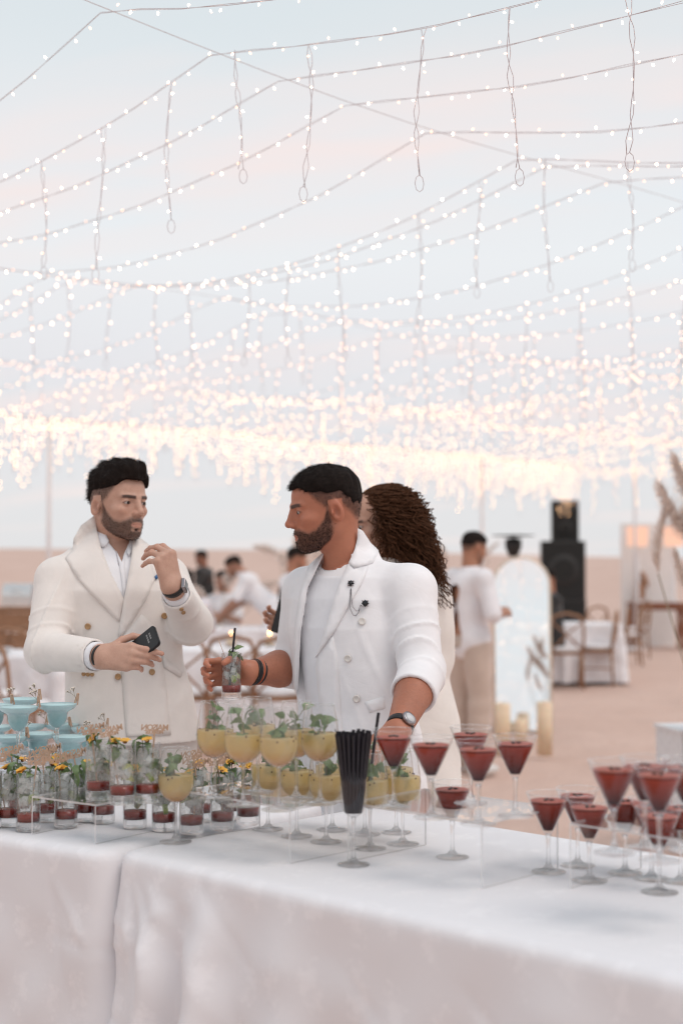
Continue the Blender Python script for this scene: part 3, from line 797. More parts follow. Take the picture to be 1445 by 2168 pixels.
for px, py in [(833, 1708), (912, 1731), (996, 1700), (1012, 1745), (1090, 1728)]:
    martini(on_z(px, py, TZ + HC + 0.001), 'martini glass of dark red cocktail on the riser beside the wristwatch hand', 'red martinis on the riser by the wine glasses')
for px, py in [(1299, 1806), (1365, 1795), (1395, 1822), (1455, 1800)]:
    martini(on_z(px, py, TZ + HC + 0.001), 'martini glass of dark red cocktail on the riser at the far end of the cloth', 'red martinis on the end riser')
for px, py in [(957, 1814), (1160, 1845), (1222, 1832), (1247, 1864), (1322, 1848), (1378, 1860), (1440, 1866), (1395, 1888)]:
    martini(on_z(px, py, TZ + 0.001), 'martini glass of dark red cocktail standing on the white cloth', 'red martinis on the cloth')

# --- tall drinks
TG_R = 0.0275; TG_H = 0.128
REDS = drink_material('berry_syrup', (0.16, 0.012, 0.008), (0.42, 0.045, 0.03), 0.022, 0.04, 0.15, 0, 0.3)
_t = NT('cloudy_soda'); _tr = _t.n('ShaderNodeBsdfTransparent'); _tr.inputs[0].default_value = (0.97, 0.98, 0.96, 1)
_co = _t.coord(); _tl = _t.n('ShaderNodeBsdfTranslucent'); _tl.inputs[0].default_value = (0.82, 0.84, 0.80, 1)
_d = _t.n('ShaderNodeBsdfDiffuse'); _d.inputs[0].default_value = (0.8, 0.81, 0.78, 1); _a = _t.n('ShaderNodeMixShader'); _a.inputs[0].default_value = 0.5; _t.l(_tl.outputs[0], _a.inputs[1]); _t.l(_d.outputs[0], _a.inputs[2])
_ms = _t.n('ShaderNodeMixShader'); _t.l(_t.remap(_t.noise(60, 4, _co), 0.35, 0.7, 0.03, 0.42), _ms.inputs[0]); _t.l(_tr.outputs[0], _ms.inputs[1]); _t.l(_a.outputs[0], _ms.inputs[2]); SODA = _t.done(_ms.outputs[0])
_t = NT('crushed_ice'); _tr = _t.n('ShaderNodeBsdfTransparent'); _g = _t.bsdf((0.86, 0.88, 0.88), 0.12); _ms = _t.n('ShaderNodeMixShader'); _ms.inputs[0].default_value = 0.45; _t.l(_tr.outputs[0], _ms.inputs[1]); _t.l(_g, _ms.inputs[2]); ICE = _t.done(_ms.outputs[0])
LIMESKIN = simple('lime_skin', (0.20, 0.26, 0.05), 0.4); LIMEFLESH = simple('lime_flesh', (0.55, 0.60, 0.28), 0.35, 0.2, 200)
PETAL = simple('yellow_petal', (0.78, 0.42, 0.06), 0.6, 0.2, 80); DARKP = simple('dark_petal', (0.09, 0.02, 0.015), 0.6, 0.3)
_m = MB(); _m.lathe([(TG_R, 0.016), (TG_R, TG_H - 0.001), (TG_R - 0.0008, TG_H), (TG_R - 0.0016, TG_H - 0.001), (TG_R - 0.0016, 0.0205)], 36); TG_WALL = _m.mesh('wall'); TG_WALL.materials.append(GL)
_m = MB(); _m.lathe([(0, 0), (TG_R - 0.003, 0), (TG_R, 0.003), (TG_R, 0.018), (TG_R - 0.003, 0.0205), (0, 0.0195)], 32); TG_BASE = _m.mesh('thick_base'); TG_BASE.materials.append(SG)
_m = MB(); _m.lathe([(0, 0.0208), (TG_R - 0.0022, 0.0212), (TG_R - 0.0022, 0.039), (0, 0.0405)], 32); TG_RED = _m.mesh('syrup'); TG_RED.materials.append(REDS)
_m = MB(); _m.lathe([(TG_R - 0.0022, 0.0395), (TG_R - 0.0022, 0.112), (0, 0.113)], 32); TG_SODA = _m.mesh('soda'); TG_SODA.materials.append(SODA)
_m = MB(); _m.sm = False
for q in range(16):
    a = random.uniform(0, 6.28); r = random.uniform(0.004, 0.016)
    _m.box((r * math.cos(a), r * math.sin(a), random.uniform(0.06, 0.116)), [random.uniform(0.008, 0.016) for _ in range(3)], Matrix.Rotation(random.uniform(0, 3), 3, Vector((random.random(), random.random(), random.random() + .1)).normalized()))
TG_ICE = _m.mesh('crushed_ice'); TG_ICE.materials.append(ICE)
def lime_wedge():
    mb = MB(); V = []; Fc = []; n = 9; r = 0.019
    for i in range(n + 1):
        a = math.pi * i / n; V += [(r * math.cos(a), -0.007, r * math.sin(a)), (r * math.cos(a), 0.007, r * math.sin(a))]
    for i in range(n): Fc.append((2 * i, 2 * i + 1, 2 * i + 3, 2 * i + 2))
    mb.add(V, Fc); mb.mi = 1; mb.sm = False
    mb.add([v for v in V], [tuple(range(0, 2 * n + 2, 2)), tuple(range(2 * n + 1, -1, -2)), (0, 2 * n, 2 * n + 1, 1)])
    me = mb.mesh('lime_wedge'); me.materials.append(LIMESKIN); me.materials.append(LIMEFLESH); return me
LIME = lime_wedge()
def flower():
    mb = MB()
    for k in range(6):
        a = k * 1.05 + random.uniform(-.1, .1); rot = Matrix.Rotation(a, 3, 'Z') @ Matrix.Rotation(-0.35 + random.uniform(-.2, .2), 3, 'Y')
        V = []; Fc = []
        for i in range(5):
            t = i / 4; w = 0.0065 * math.sin(math.pi * (0.15 + 0.8 * t))
            for q in (-1, 0, 1): V.append(rot @ Vector((0.003 + 0.014 * t, w * q, 0.003 * math.sin(3 * t) + 0.0015 * abs(q))))
        for i in range(4):
            for q in range(2): b = i * 3 + q; Fc.append((b, b + 3, b + 4, b + 1))
        mb.add(V, Fc)
    mb.mi = 1; mb.ball((0, 0, 0.002), (0.0055, 0.0055, 0.003), 8, 5)
    me = mb.mesh('flower'); me.materials.append(PETAL); me.materials.append(DARKP); return me
FLOWER = flower()
def pick_mesh():
    def text(body, size, y):
        cu = bpy.data.curves.new('pick_text', 'FONT'); cu.body = body; cu.size = size; cu.extrude = 0.0008; cu.align_x = 'CENTER'; cu.space_character = 0.86; cu.resolution_u = 2; cu.offset = 0.0004
        o = bpy.data.objects.new('pick_text', cu); col.objects.link(o); bpy.context.view_layer.update()
        me = bpy.data.meshes.new_from_object(o.evaluated_get(bpy.context.evaluated_depsgraph_get()))
        V = [(v.co.x, 0.0 + v.co.z, v.co.y + y) for v in me.vertices]; Fc = [tuple(p.vertices) for p in me.polygons]
        bpy.data.objects.remove(o); bpy.data.curves.remove(cu); bpy.data.meshes.remove(me); return V, Fc
    mb = MB(); mb.sm = False
    mb.add(*text('MAISON', 0.0185, 0.152)); mb.add(*text('MESQUES', 0.0105, 0.1445))
    mb.box((0, 0.0, 0.1515), (0.048, 0.0015, 0.0016)); mb.box((0, 0, 0.087), (0.0032, 0.0016, 0.13))
    me = mb.mesh('wooden_pick'); me.materials.append(WOOD); return me
PICK = pick_mesh()
STRAW_M = simple('black_straw', (0.012, 0.010, 0.016), 0.45)
def tall_drink(p, label, group, seed, pick=True, straw=None, rz=None, fl=True):
    rs = random.Random(seed); t = empty('tall_glass_cocktail', p, rs.uniform(0, 6.28) if rz is None else rz, label, 'cocktail', group)
    for nme, me in (('wall', TG_WALL), ('thick_base', TG_BASE), ('syrup', TG_RED), ('soda', TG_SODA)): link_mesh(nme, me, None, t)
    tag(link_mesh('crushed_ice', TG_ICE, None, t), kind='stuff')
    inv = -t.rotation_euler.z
    def wdir(a): return a + inv
    for q in range(2):
        a = rs.uniform(0, 6.28); l = link_mesh('lime_wedge', LIME, None, t); l.location = (0.013 * math.cos(a), 0.013 * math.sin(a), rs.uniform(0.045, 0.075))
        l.rotation_euler = (rs.uniform(-1, 1), rs.uniform(-1, 1), a); l.scale = (0.7,) * 3
    mint(t, (0.008, 0, 0.10), (0.010, 0.006, 0.138), 6, sc=0.95, seed=seed * 3 + 1, droop=0.35)
    a = rs.uniform(0, 6.28); mint(t, (0, 0, 0.05), (0.019 * math.cos(a), 0.019 * math.sin(a), 0.09), 4, sc=0.8, seed=seed * 3 + 2, droop=0.6)
    if fl:
        for q in range(1 + seed % 2):
            a = wdir(-1.57 + rs.uniform(-.9, .9)); f = link_mesh('flower', FLOWER, None, t); f.location = (0.016 * math.cos(a), 0.016 * math.sin(a), 0.132); f.rotation_euler = (rs.uniform(-.5, .5), rs.uniform(.2, .9), a); f.scale = (0.9,) * 3
    if pick:
        o = link_mesh('wooden_pick', PICK, None, t); o.rotation_euler = (rs.uniform(-.12, .05), rs.uniform(-.1, .18), wdir(math.pi + 0.35 + rs.uniform(-.12, .12))); o.location = (rs.uniform(-.006, .006), 0, 0.004)
    if straw:
        MB().tube([straw[0], straw[1]], 0.0032, 8, cap=False).build('straw', STRAW_M, t)
    return t
for i, (px, py) in enumerate([(208, 1692), (258, 1702), (312, 1698)]):
    tall_drink(on_z(px, py, TZ + 0.085 - 0.001), 'tall mint and lime drink with red syrup and wooden pick, standing on the low riser', 'tall drinks on the low riser', 10 + i)
for i, (px, py) in enumerate([(18, 1748), (60, 1758), (100, 1738), (140, 1751), (180, 1737), (-22, 1752), (120, 1722), (40, 1728)]):
    tall_drink(on_z(px, py, TZ - 0.0015), 'tall mint drink with red syrup and wooden pick, on the cloth beside the margaritas', 'tall drinks by the margaritas', 20 + i)
for i, (px, py) in enumerate([(219, 1741), (286, 1752), (347, 1758), (405, 1764), (470, 1756), (525, 1745), (425, 1738), (490, 1733)]):
    tall_drink(on_z(px, py, TZ - 0.0015), 'tall mint and lime drink with red syrup, on the cloth around and beneath the risers', 'tall drinks around the risers', 30 + i, pick=(i in (3, 4, 6, 7)))

# --- turquoise margaritas
MR = smooth_prof([(0.002, 0.076), (0.010, 0.0785), (0.021, 0.090), (0.026, 0.104), (0.0272, 0.116), (0.031, 0.121), (0.044, 0.128), (0.0505, 0.137), (0.0515, 0.146)], 5)
TUR = drink_material('turquoise_slush', (0.34, 0.60, 0.62), (0.60, 0.83, 0.85), 0.10, 0.126, 0.45, 0, 0.2)
_m = MB(); _m.lathe(MR, 40); MR_BOWL = _m.mesh('bowl'); MR_BOWL.materials.append(GL)
_m = MB(); _m.lathe(foot_stem(0.07, 0.034, 0.0042, 0.006, 0.078), 26); MR_STEM = _m.mesh('stem'); MR_STEM.materials.append(SG)
_m = MB(); _m.lathe(inner(MR, 0.0785, 0.139), 32); MR_DR = _m.mesh('drink'); MR_DR.materials.append(TUR)
PEG = MB(); PEG.sm = False
for sy in (-1, 1): PEG.box((0, sy * 0.0022, 0.004), (0.0058, 0.0032, 0.027), Matrix.Rotation(sy * 0.09, 3, 'X'))
PEG.tube([(-0.0035, 0, 0.006), (0.0035, 0, 0.006)], 0.003, 6)
PEG_ME = PEG.mesh('clothespin'); PEG_ME.materials.append(WOOD)
TWIG = simple('dried_stem', (0.30, 0.24, 0.17), 0.8); GYP = simple('dried_gypsophila', (0.72, 0.64, 0.56), 0.8)
def gyp_mesh(seed):
    rs = random.Random(seed); mb = MB()
    def grow(p, d, L, lev):
        e = p + d * L; mb.mi = 0; mb.tube([p, e], 0.0005, 4, cap=False)
        if lev == 0: mb.mi = 1; mb.ball(e, rs.uniform(0.0016, 0.0026), 5, 4); return
        for k in range(3): grow(e, (d + Vector((rs.uniform(-.7, .7), rs.uniform(-.7, .7), rs.uniform(-.3, .5)))).normalized(), L * 0.62, lev - 1)
    grow(Vector((0, 0, -0.012)), Vector((0.15, 0, 1)).normalized(), 0.022, 3)
    me = mb.mesh('gypsophila'); me.materials.append(TWIG); me.materials.append(GYP); return me
GYPS = [gyp_mesh(k) for k in range(4)]
def margarita(p, label, group, seed):
    rs = random.Random(seed); t = empty('margarita_glass', p, rs.uniform(0, 6.28), label, 'cocktail', group)
    for nme, me in (('bowl', MR_BOWL), ('stem', MR_STEM), ('drink', MR_DR)): link_mesh(nme, me, None, t)
    a = rs.uniform(-0.9, 0.7) - t.rotation_euler.z
    o = link_mesh('clothespin', PEG_ME, None, t); o.location = (0.051 * math.cos(a), 0.051 * math.sin(a), 0.146); o.rotation_euler = (rs.uniform(-.3, .3), rs.uniform(-.4, .4), a + 1.57); o.scale = (1.1,) * 3
    g = link_mesh('gypsophila', GYPS[seed % 4], None, t); g.location = (0.048 * math.cos(a), 0.048 * math.sin(a), 0.150); g.rotation_euler = (rs.uniform(-.5, .5), rs.uniform(-1.0, -0.2), a); g.scale = (0.85,) * 3
    return t
for i, (px, py) in enumerate([(38, 1612), (121, 1604), (-14, 1606), (44, 1588)]):
    margarita(on_z(px, py, TZ + 0.10 - 0.001), 'turquoise margarita with clothespin and dried flowers, raised on a clear riser', 'turquoise margaritas on the riser', i)
for i, (px, py) in enumerate([(20, 1668), (80, 1660), (150, 1668), (188, 1645), (60, 1638), (130, 1635), (-10, 1640), (165, 1622)]):
    margarita(on_z(px, py, TZ - 0.0015), 'turquoise margarita with clothespin and dried flowers, standing low on the cloth', 'turquoise margaritas on the cloth', 10 + i)

# --- glass full of black straws
t = empty('straw_glass', on_z(748, 1830, TZ + 0.001), 0, 'stemmed glass packed with black drinking straws', 'glass')
SGP = smooth_prof([(0.002, 0.094), (0.011, 0.097), (0.021, 0.108), (0.0265, 0.13), (0.0268, 0.155), (0.024, 0.185)], 5)
MB().lathe(SGP, 36).build('bowl', GL, t)
MB().lathe(foot_stem(0.09, 0.033, 0.0034, 0.005, 0.0945), 28).build('stem', SG, t)
k = 0
for ring, cnt in ((0.0, 1), (0.28, 6), (0.60, 12), (0.94, 20)):
    for q in range(cnt):
        a = 2 * math.pi * q / cnt + ring * 2; r0 = 0.0155 * ring + 0.0; r1 = 0.0365 * ring
        b0 = Vector((r0 * math.cos(a), r0 * math.sin(a), 0.103)); b1 = Vector((r1 * math.cos(a), r1 * math.sin(a), 0.262 + random.uniform(-.004, .004)))
        MB().tube([b0, b1], 0.0033, 8, cap=False).build('straw', STRAW_M, t)
MB().tube([(-0.006, 0, 0.11), (0.018, 0.0, 0.285)], 0.0033, 8, cap=False).build('straw', STRAW_M, STRAW_G)
# ------------------------------------------------------------------ people
def vec(*a): return np.array(a, float)
t = NT('skin'); _at = t.n('ShaderNodeVertexColor', layer_name='Col'); _co = t.coord()
_c = t.mix(t.remap(t.noise(55, 4, _co), 0.35, 0.75, 0, 0.22), _at.outputs[0], (0.30, 0.12, 0.08))
_h = t.math('ADD', t.noise(900, 2, _co), t.math('MULTIPLY', t.noise(220, 3, _co), 0.8))
_c = t.mix(t.remap(t.noise(320, 2, _co), 0.55, 0.75, 0, 0.16), _c, (0.22, 0.08, 0.05))
SKIN = t.done(t.bsdf(_c, t.remap(t.noise(70, 3, _co), 0.3, 0.7, 0.42, 0.58), t.bump(_h, 0.25, 0.0012), Subsurface_Weight=0.10, Subsurface_Radius=(0.010, 0.004, 0.002), Subsurface_Scale=0.5))
def fabric(name, color, rough=0.85, bump=0.25, scale=700, vary=0.04):
    t = NT(name); co = t.coord(); w = t.noise(scale, 2, co); b = t.noise(14, 4, co)
    c = t.mix(t.remap(b, 0.3, 0.7), [x * (1 - vary) for x in color], [min(0.9, x * (1 + vary)) for x in color])
    cr = t.math('ABSOLUTE', t.math('SUBTRACT', t.noise(9, 3, co, 0.5, 1.5), 0.5))
    h = t.math('ADD', t.math('ADD', t.math('MULTIPLY', w, 0.12), b), t.math('MULTIPLY', cr, 2.2))
    return t.done(t.bsdf(c, rough, t.bump(h, bump, 0.004), Sheen_Weight=0.2))
CREAM = fabric('cream_suiting', (0.80, 0.745, 0.705)); WHITE = fabric('white_suiting', (0.86, 0.845, 0.86)); TEE = fabric('white_jersey', (0.80, 0.80, 0.83), 0.9); SHIRT = fabric('white_poplin', (0.84, 0.84, 0.88), 0.7)
def hair_material(name, a, b):
    t = NT(name); co = t.coord(); n = t.noise(140, 3, co)
    return t.done(t.bsdf(t.mix(n, a, b), 0.7, None, Specular_IOR_Level=0.12))
HAIR = hair_material('black_hair', (0.005, 0.0035, 0.0035), (0.024, 0.016, 0.013)); CURL = hair_material('brown_curls', (0.016, 0.008, 0.005), (0.15, 0.062, 0.030))
EYEW = simple('eye_white', (0.40, 0.34, 0.31), 0.5, Specular_IOR_Level=0.15); IRIS = simple('dark_iris', (0.02, 0.010, 0.006), 0.1)

def head_sdf(x, y, z, nb, beard=0.0, o={}):
    ay = np.abs(y); P = (x, y, z); A = (x, ay, z)
    d = ell(P, (0.010, 0, 0.050), (0.096, 0.076, 0.072))
    d = smin(d, ell(P, (-0.014, 0, 0.012), (0.068, 0.067, 0.060)), 0.03)
    d = smin(d, ell(P, (0.050, 0, -0.018), (0.056, 0.057, 0.078)), 0.03)
    d = smin(d, rc(A, (0.010, 0.050, -0.046), (0.080, 0.017, -0.086), 0.013, 0.013), 0.025)
    d = smin(d, ell(P, (0.089, 0, -0.085), (0.016, 0.020, 0.015)), 0.018)
    d = smin(d, ell(A, (0.072, 0.045, -0.013), (0.021, 0.017, 0.014)), 0.02)
    d = smin(d, rc(A, (0.1055, 0.010, 0.029), (0.086, 0.047, 0.030), 0.0075, 0.0065), 0.013)
    d = smin(d, ell(P, (0.084, 0, -0.055), (0.027, 0.031, 0.025)), 0.02)
    d = smax(d, -ell(A, (0.1125, 0.034, 0.011), (0.0155, 0.0165, 0.0115)), 0.012)
    d = smin(d, ell(P, (0.1035, 0, -0.004), (0.0165, 0.0115, 0.0270)), 0.010)
    d = smin(d, rc(P, (0.1045, 0, 0.022), (0.1255, 0, -0.015), 0.0062, 0.0078), 0.011)
    d = smin(d, ell(P, (0.1250, 0, -0.0195), (0.0100, 0.0095, 0.0085)), 0.008)
    d = smin(d, ell(A, (0.1120, 0.0125, -0.0230), (0.0115, 0.0068, 0.0080)), 0.006)
    d = smax(d, -ell(A, (0.1165, 0.0068, -0.0300), (0.0050, 0.0036, 0.0036)), 0.002)
    e = np.sqrt((x - 0.0885) ** 2 + (ay - 0.0325) ** 2 + (z - 0.011) ** 2)
    d = smin(d, e - 0.0138, 0.004)
    d = smax(d, -ell(A, (0.1010, 0.0325, 0.0102), (0.0100, 0.0118, 0.0037)), 0.0015)
    d = smin(d, rc(A, (0.1105, 0, -0.0525), (0.0985, 0.021, -0.0575), 0.0044, 0.0022), 0.004)
    d = smin(d, rc(A, (0.1085, 0, -0.0625), (0.0975, 0.019, -0.0600), 0.0054, 0.0022), 0.004)
    d = smax(d, -rc(A, (0.1165, 0, -0.0575), (0.1015, 0.0225, -0.0590), 0.0012, 0.0009), 0.002)
    d = smax(d, -ell(P, (0.1075, 0, -0.0735), (0.006, 0.012, 0.004)), 0.006)
    # ears
    ear = ell(A, (-0.004, 0.0775, -0.001), (0.0175, 0.0075, 0.0310), Matrix.Rotation(R(-14), 3, 'Z') @ Matrix.Rotation(R(10), 3, 'Y'))
    ear = smax(ear, -ell(A, (0.001, 0.0850, -0.001), (0.0105, 0.0095, 0.0190), Matrix.Rotation(R(10), 3, 'Y')), 0.004)
    ear = smin(ear, ell(A, (0.010, 0.0765, -0.004), (0.004, 0.006, 0.007)), 0.004)
    d = smin(d, ear, 0.006)
    # neck
    d = smin(d, rc(P, (-0.012, 0, -0.040), nb, 0.054, 0.060), 0.03)
    if beard: d = d - beard * beard_mask(x, ay, z, 1.0)
    return d
def beard_mask(x, ay, z, full=1.0):
    zl = np.interp(x, [-0.02, 0.008, 0.022, 0.034, 0.060, 0.080, 0.095, 0.103, 0.125], [-0.05, -0.02, 0.012, -0.020, -0.044, -0.050, -0.043, -0.036, -0.036])
    m = smoothstep(0.010, -0.010, z - zl) * smoothstep(0.002, 0.026, x) * smoothstep(-0.112, -0.098, z + 0.25 * np.maximum(0, 0.05 - x))
    zlo = np.interp(x, [-0.01, 0.004, 0.022, 0.05, 0.09], [-0.030, -0.046, -0.076, -0.100, -0.118]); m = m * smoothstep(-0.006, 0.006, z - zlo)
    lips = smoothstep(1.25, 0.8, np.sqrt(((z + 0.0585) / 0.0095) ** 2 + (ay / 0.021) ** 2)) * (x > 0.085)
    soul = smoothstep(1.2, 0.8, np.sqrt(((z + 0.073) / 0.006) ** 2 + ((ay - 0.013) / 0.008) ** 2)) * (x > 0.085) * (1 - full) * 0.6
    return m * (1 - lips) * (1 - soul)
def mixc(c, m, t): return c * (1 - m[:, None]) + np.array(t)[None, :] * m[:, None]
def head_colors(L, skin, hair=(0.012, 0.009, 0.008), beard=0.9, fade=0.8, full=1.0, hl=None):
    x, y, z = L.T; ay = np.abs(y); n = len(x); c = np.tile(np.array(skin, float), (n, 1))
    g = np.random.default_rng(3).normal(0, 1, n)
    red = np.exp(-((z + 0.016) / 0.02) ** 2 - ((ay - 0.042) / 0.022) ** 2) * (x > 0.05) * 0.22 + np.exp(-((x - 0.125) / 0.012) ** 2 - ((z + 0.018) / 0.012) ** 2) * 0.15 + (np.exp(-((ay - 0.084) / 0.008) ** 2) * (x < 0.03)) * 0.25
    c = mixc(c, np.clip(red, 0, 1), np.array(skin) * np.array([1.08, 0.78, 0.72]))
    lips = smoothstep(1.1, 0.85, np.sqrt(((z + 0.0585) / 0.0085) ** 2 + (ay / 0.0225) ** 2)) * (x > 0.088)
    c = mixc(c, lips * 0.6, np.array([skin[0] * 0.95, skin[1] * 0.66, skin[2] * 0.66]))
    m = beard_mask(x, ay, z, full); edge = np.clip(m * (0.86 + 0.05 * g), 0, 1)
    c = mixc(c, np.clip(edge * beard, 0, 1), np.array(hair) * 1.2)
    # brows
    bz = 0.0305 - 0.10 * np.abs(ay - 0.036) ** 1.0 + 0.0
    br = smoothstep(1.4, 0.7, np.abs(z - bz) / (0.0050 - 0.03 * np.maximum(0, ay - 0.036))) * smoothstep(0.008, 0.014, ay) * smoothstep(0.056, 0.046, ay) * (x > 0.07)
    c = mixc(c, np.clip(br, 0, 1) * 0.92, hair)
    # dark lash line and eyelid crease
    e = np.sqrt((x - 0.0885) ** 2 + (ay - 0.0325) ** 2 + (z - 0.011) ** 2); op = np.sqrt(((ay - 0.0325) / 0.0122) ** 2 + ((z - 0.0108) / 0.0052) ** 2)
    lash = (e < 0.0152) * smoothstep(1.25, 1.0, op) * (x > 0.09); c = mixc(c, np.clip(lash * 0.8, 0, 1), np.array([0.04, 0.02, 0.015]))
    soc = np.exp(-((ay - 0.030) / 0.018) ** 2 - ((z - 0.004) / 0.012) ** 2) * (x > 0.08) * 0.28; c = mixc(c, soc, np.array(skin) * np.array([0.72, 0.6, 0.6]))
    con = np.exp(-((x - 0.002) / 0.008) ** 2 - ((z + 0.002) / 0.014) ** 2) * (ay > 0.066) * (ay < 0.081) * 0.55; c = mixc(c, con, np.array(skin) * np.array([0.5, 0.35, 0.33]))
    # faded hair round the sides and nape
    f = fade_mask(x, ay, z); c = mixc(c, np.clip(f * fade * (0.9 + 0.1 * g), 0, 1), np.array(hair) * 1.4)
    return c
def fade_mask(x, ay, z):
    hz = np.interp(x, [-0.10, -0.06, -0.02, 0.0, 0.02, 0.045, 0.062, 0.072], [-0.040, -0.036, 0.010, 0.022, 0.000, 0.022, 0.044, 0.068])
    side = smoothstep(-0.006, 0.024, z - hz) * smoothstep(0.080, 0.062, x - 0.25 * np.maximum(0, z - 0.05))
    return side * np.where((np.abs(x + 0.002) < 0.02) & (ay > 0.072) & (z < 0.032), 0, 1)
def hair_sdf(x, y, z, top=0.010, side=0.003, front=0.0, hl=0.073, quiff=0.0):
    ay = np.abs(y); P = (x, y, z)
    d = ell(P, (0.010, 0, 0.050), (0.096, 0.076, 0.072)); d = smin(d, ell(P, (-0.014, 0, 0.012), (0.068, 0.067, 0.060)), 0.03)
    up = smoothstep(0.045, 0.10, z)
    hz0 = np.interp(x, [-0.10, -0.055, -0.025, 0.0, 0.02, 0.045, 0.058, 0.070, 0.085, 0.11], [0.002, 0.006, 0.036, 0.044, 0.040, 0.044, 0.052, 0.060, hl, hl])
    d = d + 0.004 * smoothstep(0.030, 0.0, z - hz0) * (x < 0.06) - side - (top - side) * up * (1 - (0.0 if quiff else 0.25) * smoothstep(0.055, 0.10, x)) - front * up * smoothstep(0.0, 0.09, x)
    if quiff:
        d = smin(d, ell(P, (0.020, 0, 0.106), (0.094, 0.062, 0.046)), 0.02); d = smin(d, ell(P, (0.090, -0.006, 0.116), (0.034, 0.042, 0.029)), 0.012)
        d = d + 0.0030 * np.sin(x * 95 + 40 * y) * np.sin(y * 80 + 50 * z) * smoothstep(0.06, 0.10, z)
        d = d + 0.0032 * np.sin(y * 190 + 2.0 * np.sin(x * 40) + x * 30) * smoothstep(0.085, 0.12, z)
    hz = np.interp(x, [-0.10, -0.055, -0.025, 0.0, 0.02, 0.045, 0.058, 0.070, 0.085, 0.11], [0.006, 0.012, 0.046, 0.054, 0.052, 0.053, 0.057, 0.063, hl, hl])
    hz = hz + np.where(x > 0.07, 0.010 * smoothstep(0.02, 0.05, ay) * -0.6, 0)
    wav = 0.0009 * np.sin(x * 230 + y * 90) + 0.0008 * np.sin(y * 310 - x * 60 + z * 100)
    return smax(d + wav + 0.002 * np.sin(x * 120 + 3 * y) * np.sin(y * 110 + z * 60), hz - z + 0.004 * np.sin(ay * 140 + x * 90), 0.006)
def blades(V, Q, n, length, width, comb, seed, spread=0.35, lift=0.5):
    """thin hairs rooted on a mesh; comb(p, normal) gives the lie of the hair"""
    rg = np.random.default_rng(seed); q = V[Q]; nm = np.cross(q[:, 2] - q[:, 0], q[:, 3] - q[:, 1]); ar = np.linalg.norm(nm, axis=1); nm = nm / (ar[:, None] + 1e-12)
    idx = rg.choice(len(Q), n, p=ar / ar.sum()); p = q[idx].mean(1) + rg.normal(0, 0.001, (n, 3)); nn = nm[idx]
    dr = comb(p, nn) + nn * lift + rg.normal(0, spread, (n, 3)); dr /= np.linalg.norm(dr, axis=1)[:, None]
    sd = np.cross(dr, nn + rg.normal(0, .3, (n, 3))); sd /= np.linalg.norm(sd, axis=1)[:, None] + 1e-9
    Ln = length * rg.uniform(0.5, 1.2, n)[:, None]; m = p + dr * Ln * 0.55 + nn * Ln * 0.06; tip = p + dr * Ln
    Vn = np.concatenate([p - sd * width, p + sd * width, m - sd * width * .7, m + sd * width * .7, tip]); k = np.arange(n)
    return Vn, np.stack([k, k + n, k + 3 * n, k + 2 * n], 1).tolist(), np.stack([k + 2 * n, k + 3 * n, k + 4 * n], 1).tolist()
def stubble(parent, hd, C, M, sc, fn, n, length, seed, mat, name='stubble'):
    Lh = to_local(hd[0], C, M, sc); m = fn(Lh[:, 0], np.abs(Lh[:, 1]), Lh[:, 2])[hd[1]].mean(1); rg = np.random.default_rng(seed)
    Qs = hd[1][rg.random(len(m)) < np.clip(m, 0, 1) ** 1.5]
    if len(Qs) < 10: return
    dw = np.array(M @ Vector((-.4, 0, -.8)))
    Vh, q4, q3 = blades(hd[0], Qs, n, length, .00035, lambda p, nn: dw[None].repeat(len(p), 0), seed, .3, .5); link_mesh(name, mesh_from(name, Vh, q4 + q3), mat, parent)
def hand_cones(wr, M, side, curls, spread=(0.10, 0.02, -0.06, -0.16), thumb=((0.75, 0.62, -0.25), (0.9, 0.2, -0.35), (0.95, -0.05, -0.3)), sc=1.0):
    """joint chains of a hand. M: columns X along the fingers, Y towards the thumb, Z out of the back of the hand"""
    fb = [(0.088, 0.028, 0.000), (0.092, 0.008, 0.003), (0.087, -0.012, 0.001), (0.078, -0.030, -0.003)]
    ln = [(0.042, 0.025, 0.021), (0.046, 0.029, 0.022), (0.042, 0.027, 0.021), (0.033, 0.020, 0.019)]
    out = []; palm = []
    def w(v): return wr + (M @ (Vector(v) * sc))
    for i in range(4):
        palm.append((w((0.0, fb[i][1] * 0.62, 0)), w(fb[i]), 0.0165 * sc, 0.0118 * sc))
        p = Vector(fb[i]); a = 0.0
        for j in range(3):
            a += curls[i][j]; dv = Vector((math.cos(a), math.sin(spread[i]) * math.cos(a), -math.sin(a))).normalized(); q = p + dv * ln[i][j]
            r = (0.0098, 0.0086, 0.0076, 0.0066); k = 0.86 if i == 3 else 1
            out.append((w(p), w(q), r[j] * sc * k, r[j + 1] * sc * k, i)); p = q
    p = Vector((0.020, 0.020, -0.006)); tl = (0.045, 0.032, 0.027); r = (0.0145, 0.0110, 0.0096, 0.0080)
    for j in range(3):
        q = p + Vector(thumb[j]).normalized() * tl[j]; out.append((w(p), w(q), r[j] * sc, r[j + 1] * sc, 4)); p = q
    return palm, out
def hand_sdf(P, palm, fing):
    d = None
    for a, b, r1, r2 in palm: c = rc(P, a, b, r1, r2); d = c if d is None else smin(d, c, 0.014)
    for i in range(5):
        f = None
        for a, b, r1, r2, k in fing:
            if k == i: c = rc(P, a, b, r1, r2); f = c if f is None else smin(f, c, 0.004)
        d = smin(d, f, 0.007 if i < 4 else 0.012)
    return d
def crease(q): return -np.exp(-(np.sin(q * .5) / .30) ** 2) * (0.55 + 0.45 * np.sin(q * .37 + 1.0))
def bounds(pts, m): a = np.array([tuple(p) for p in pts]); return a.min(0) - m, a.max(0) + m
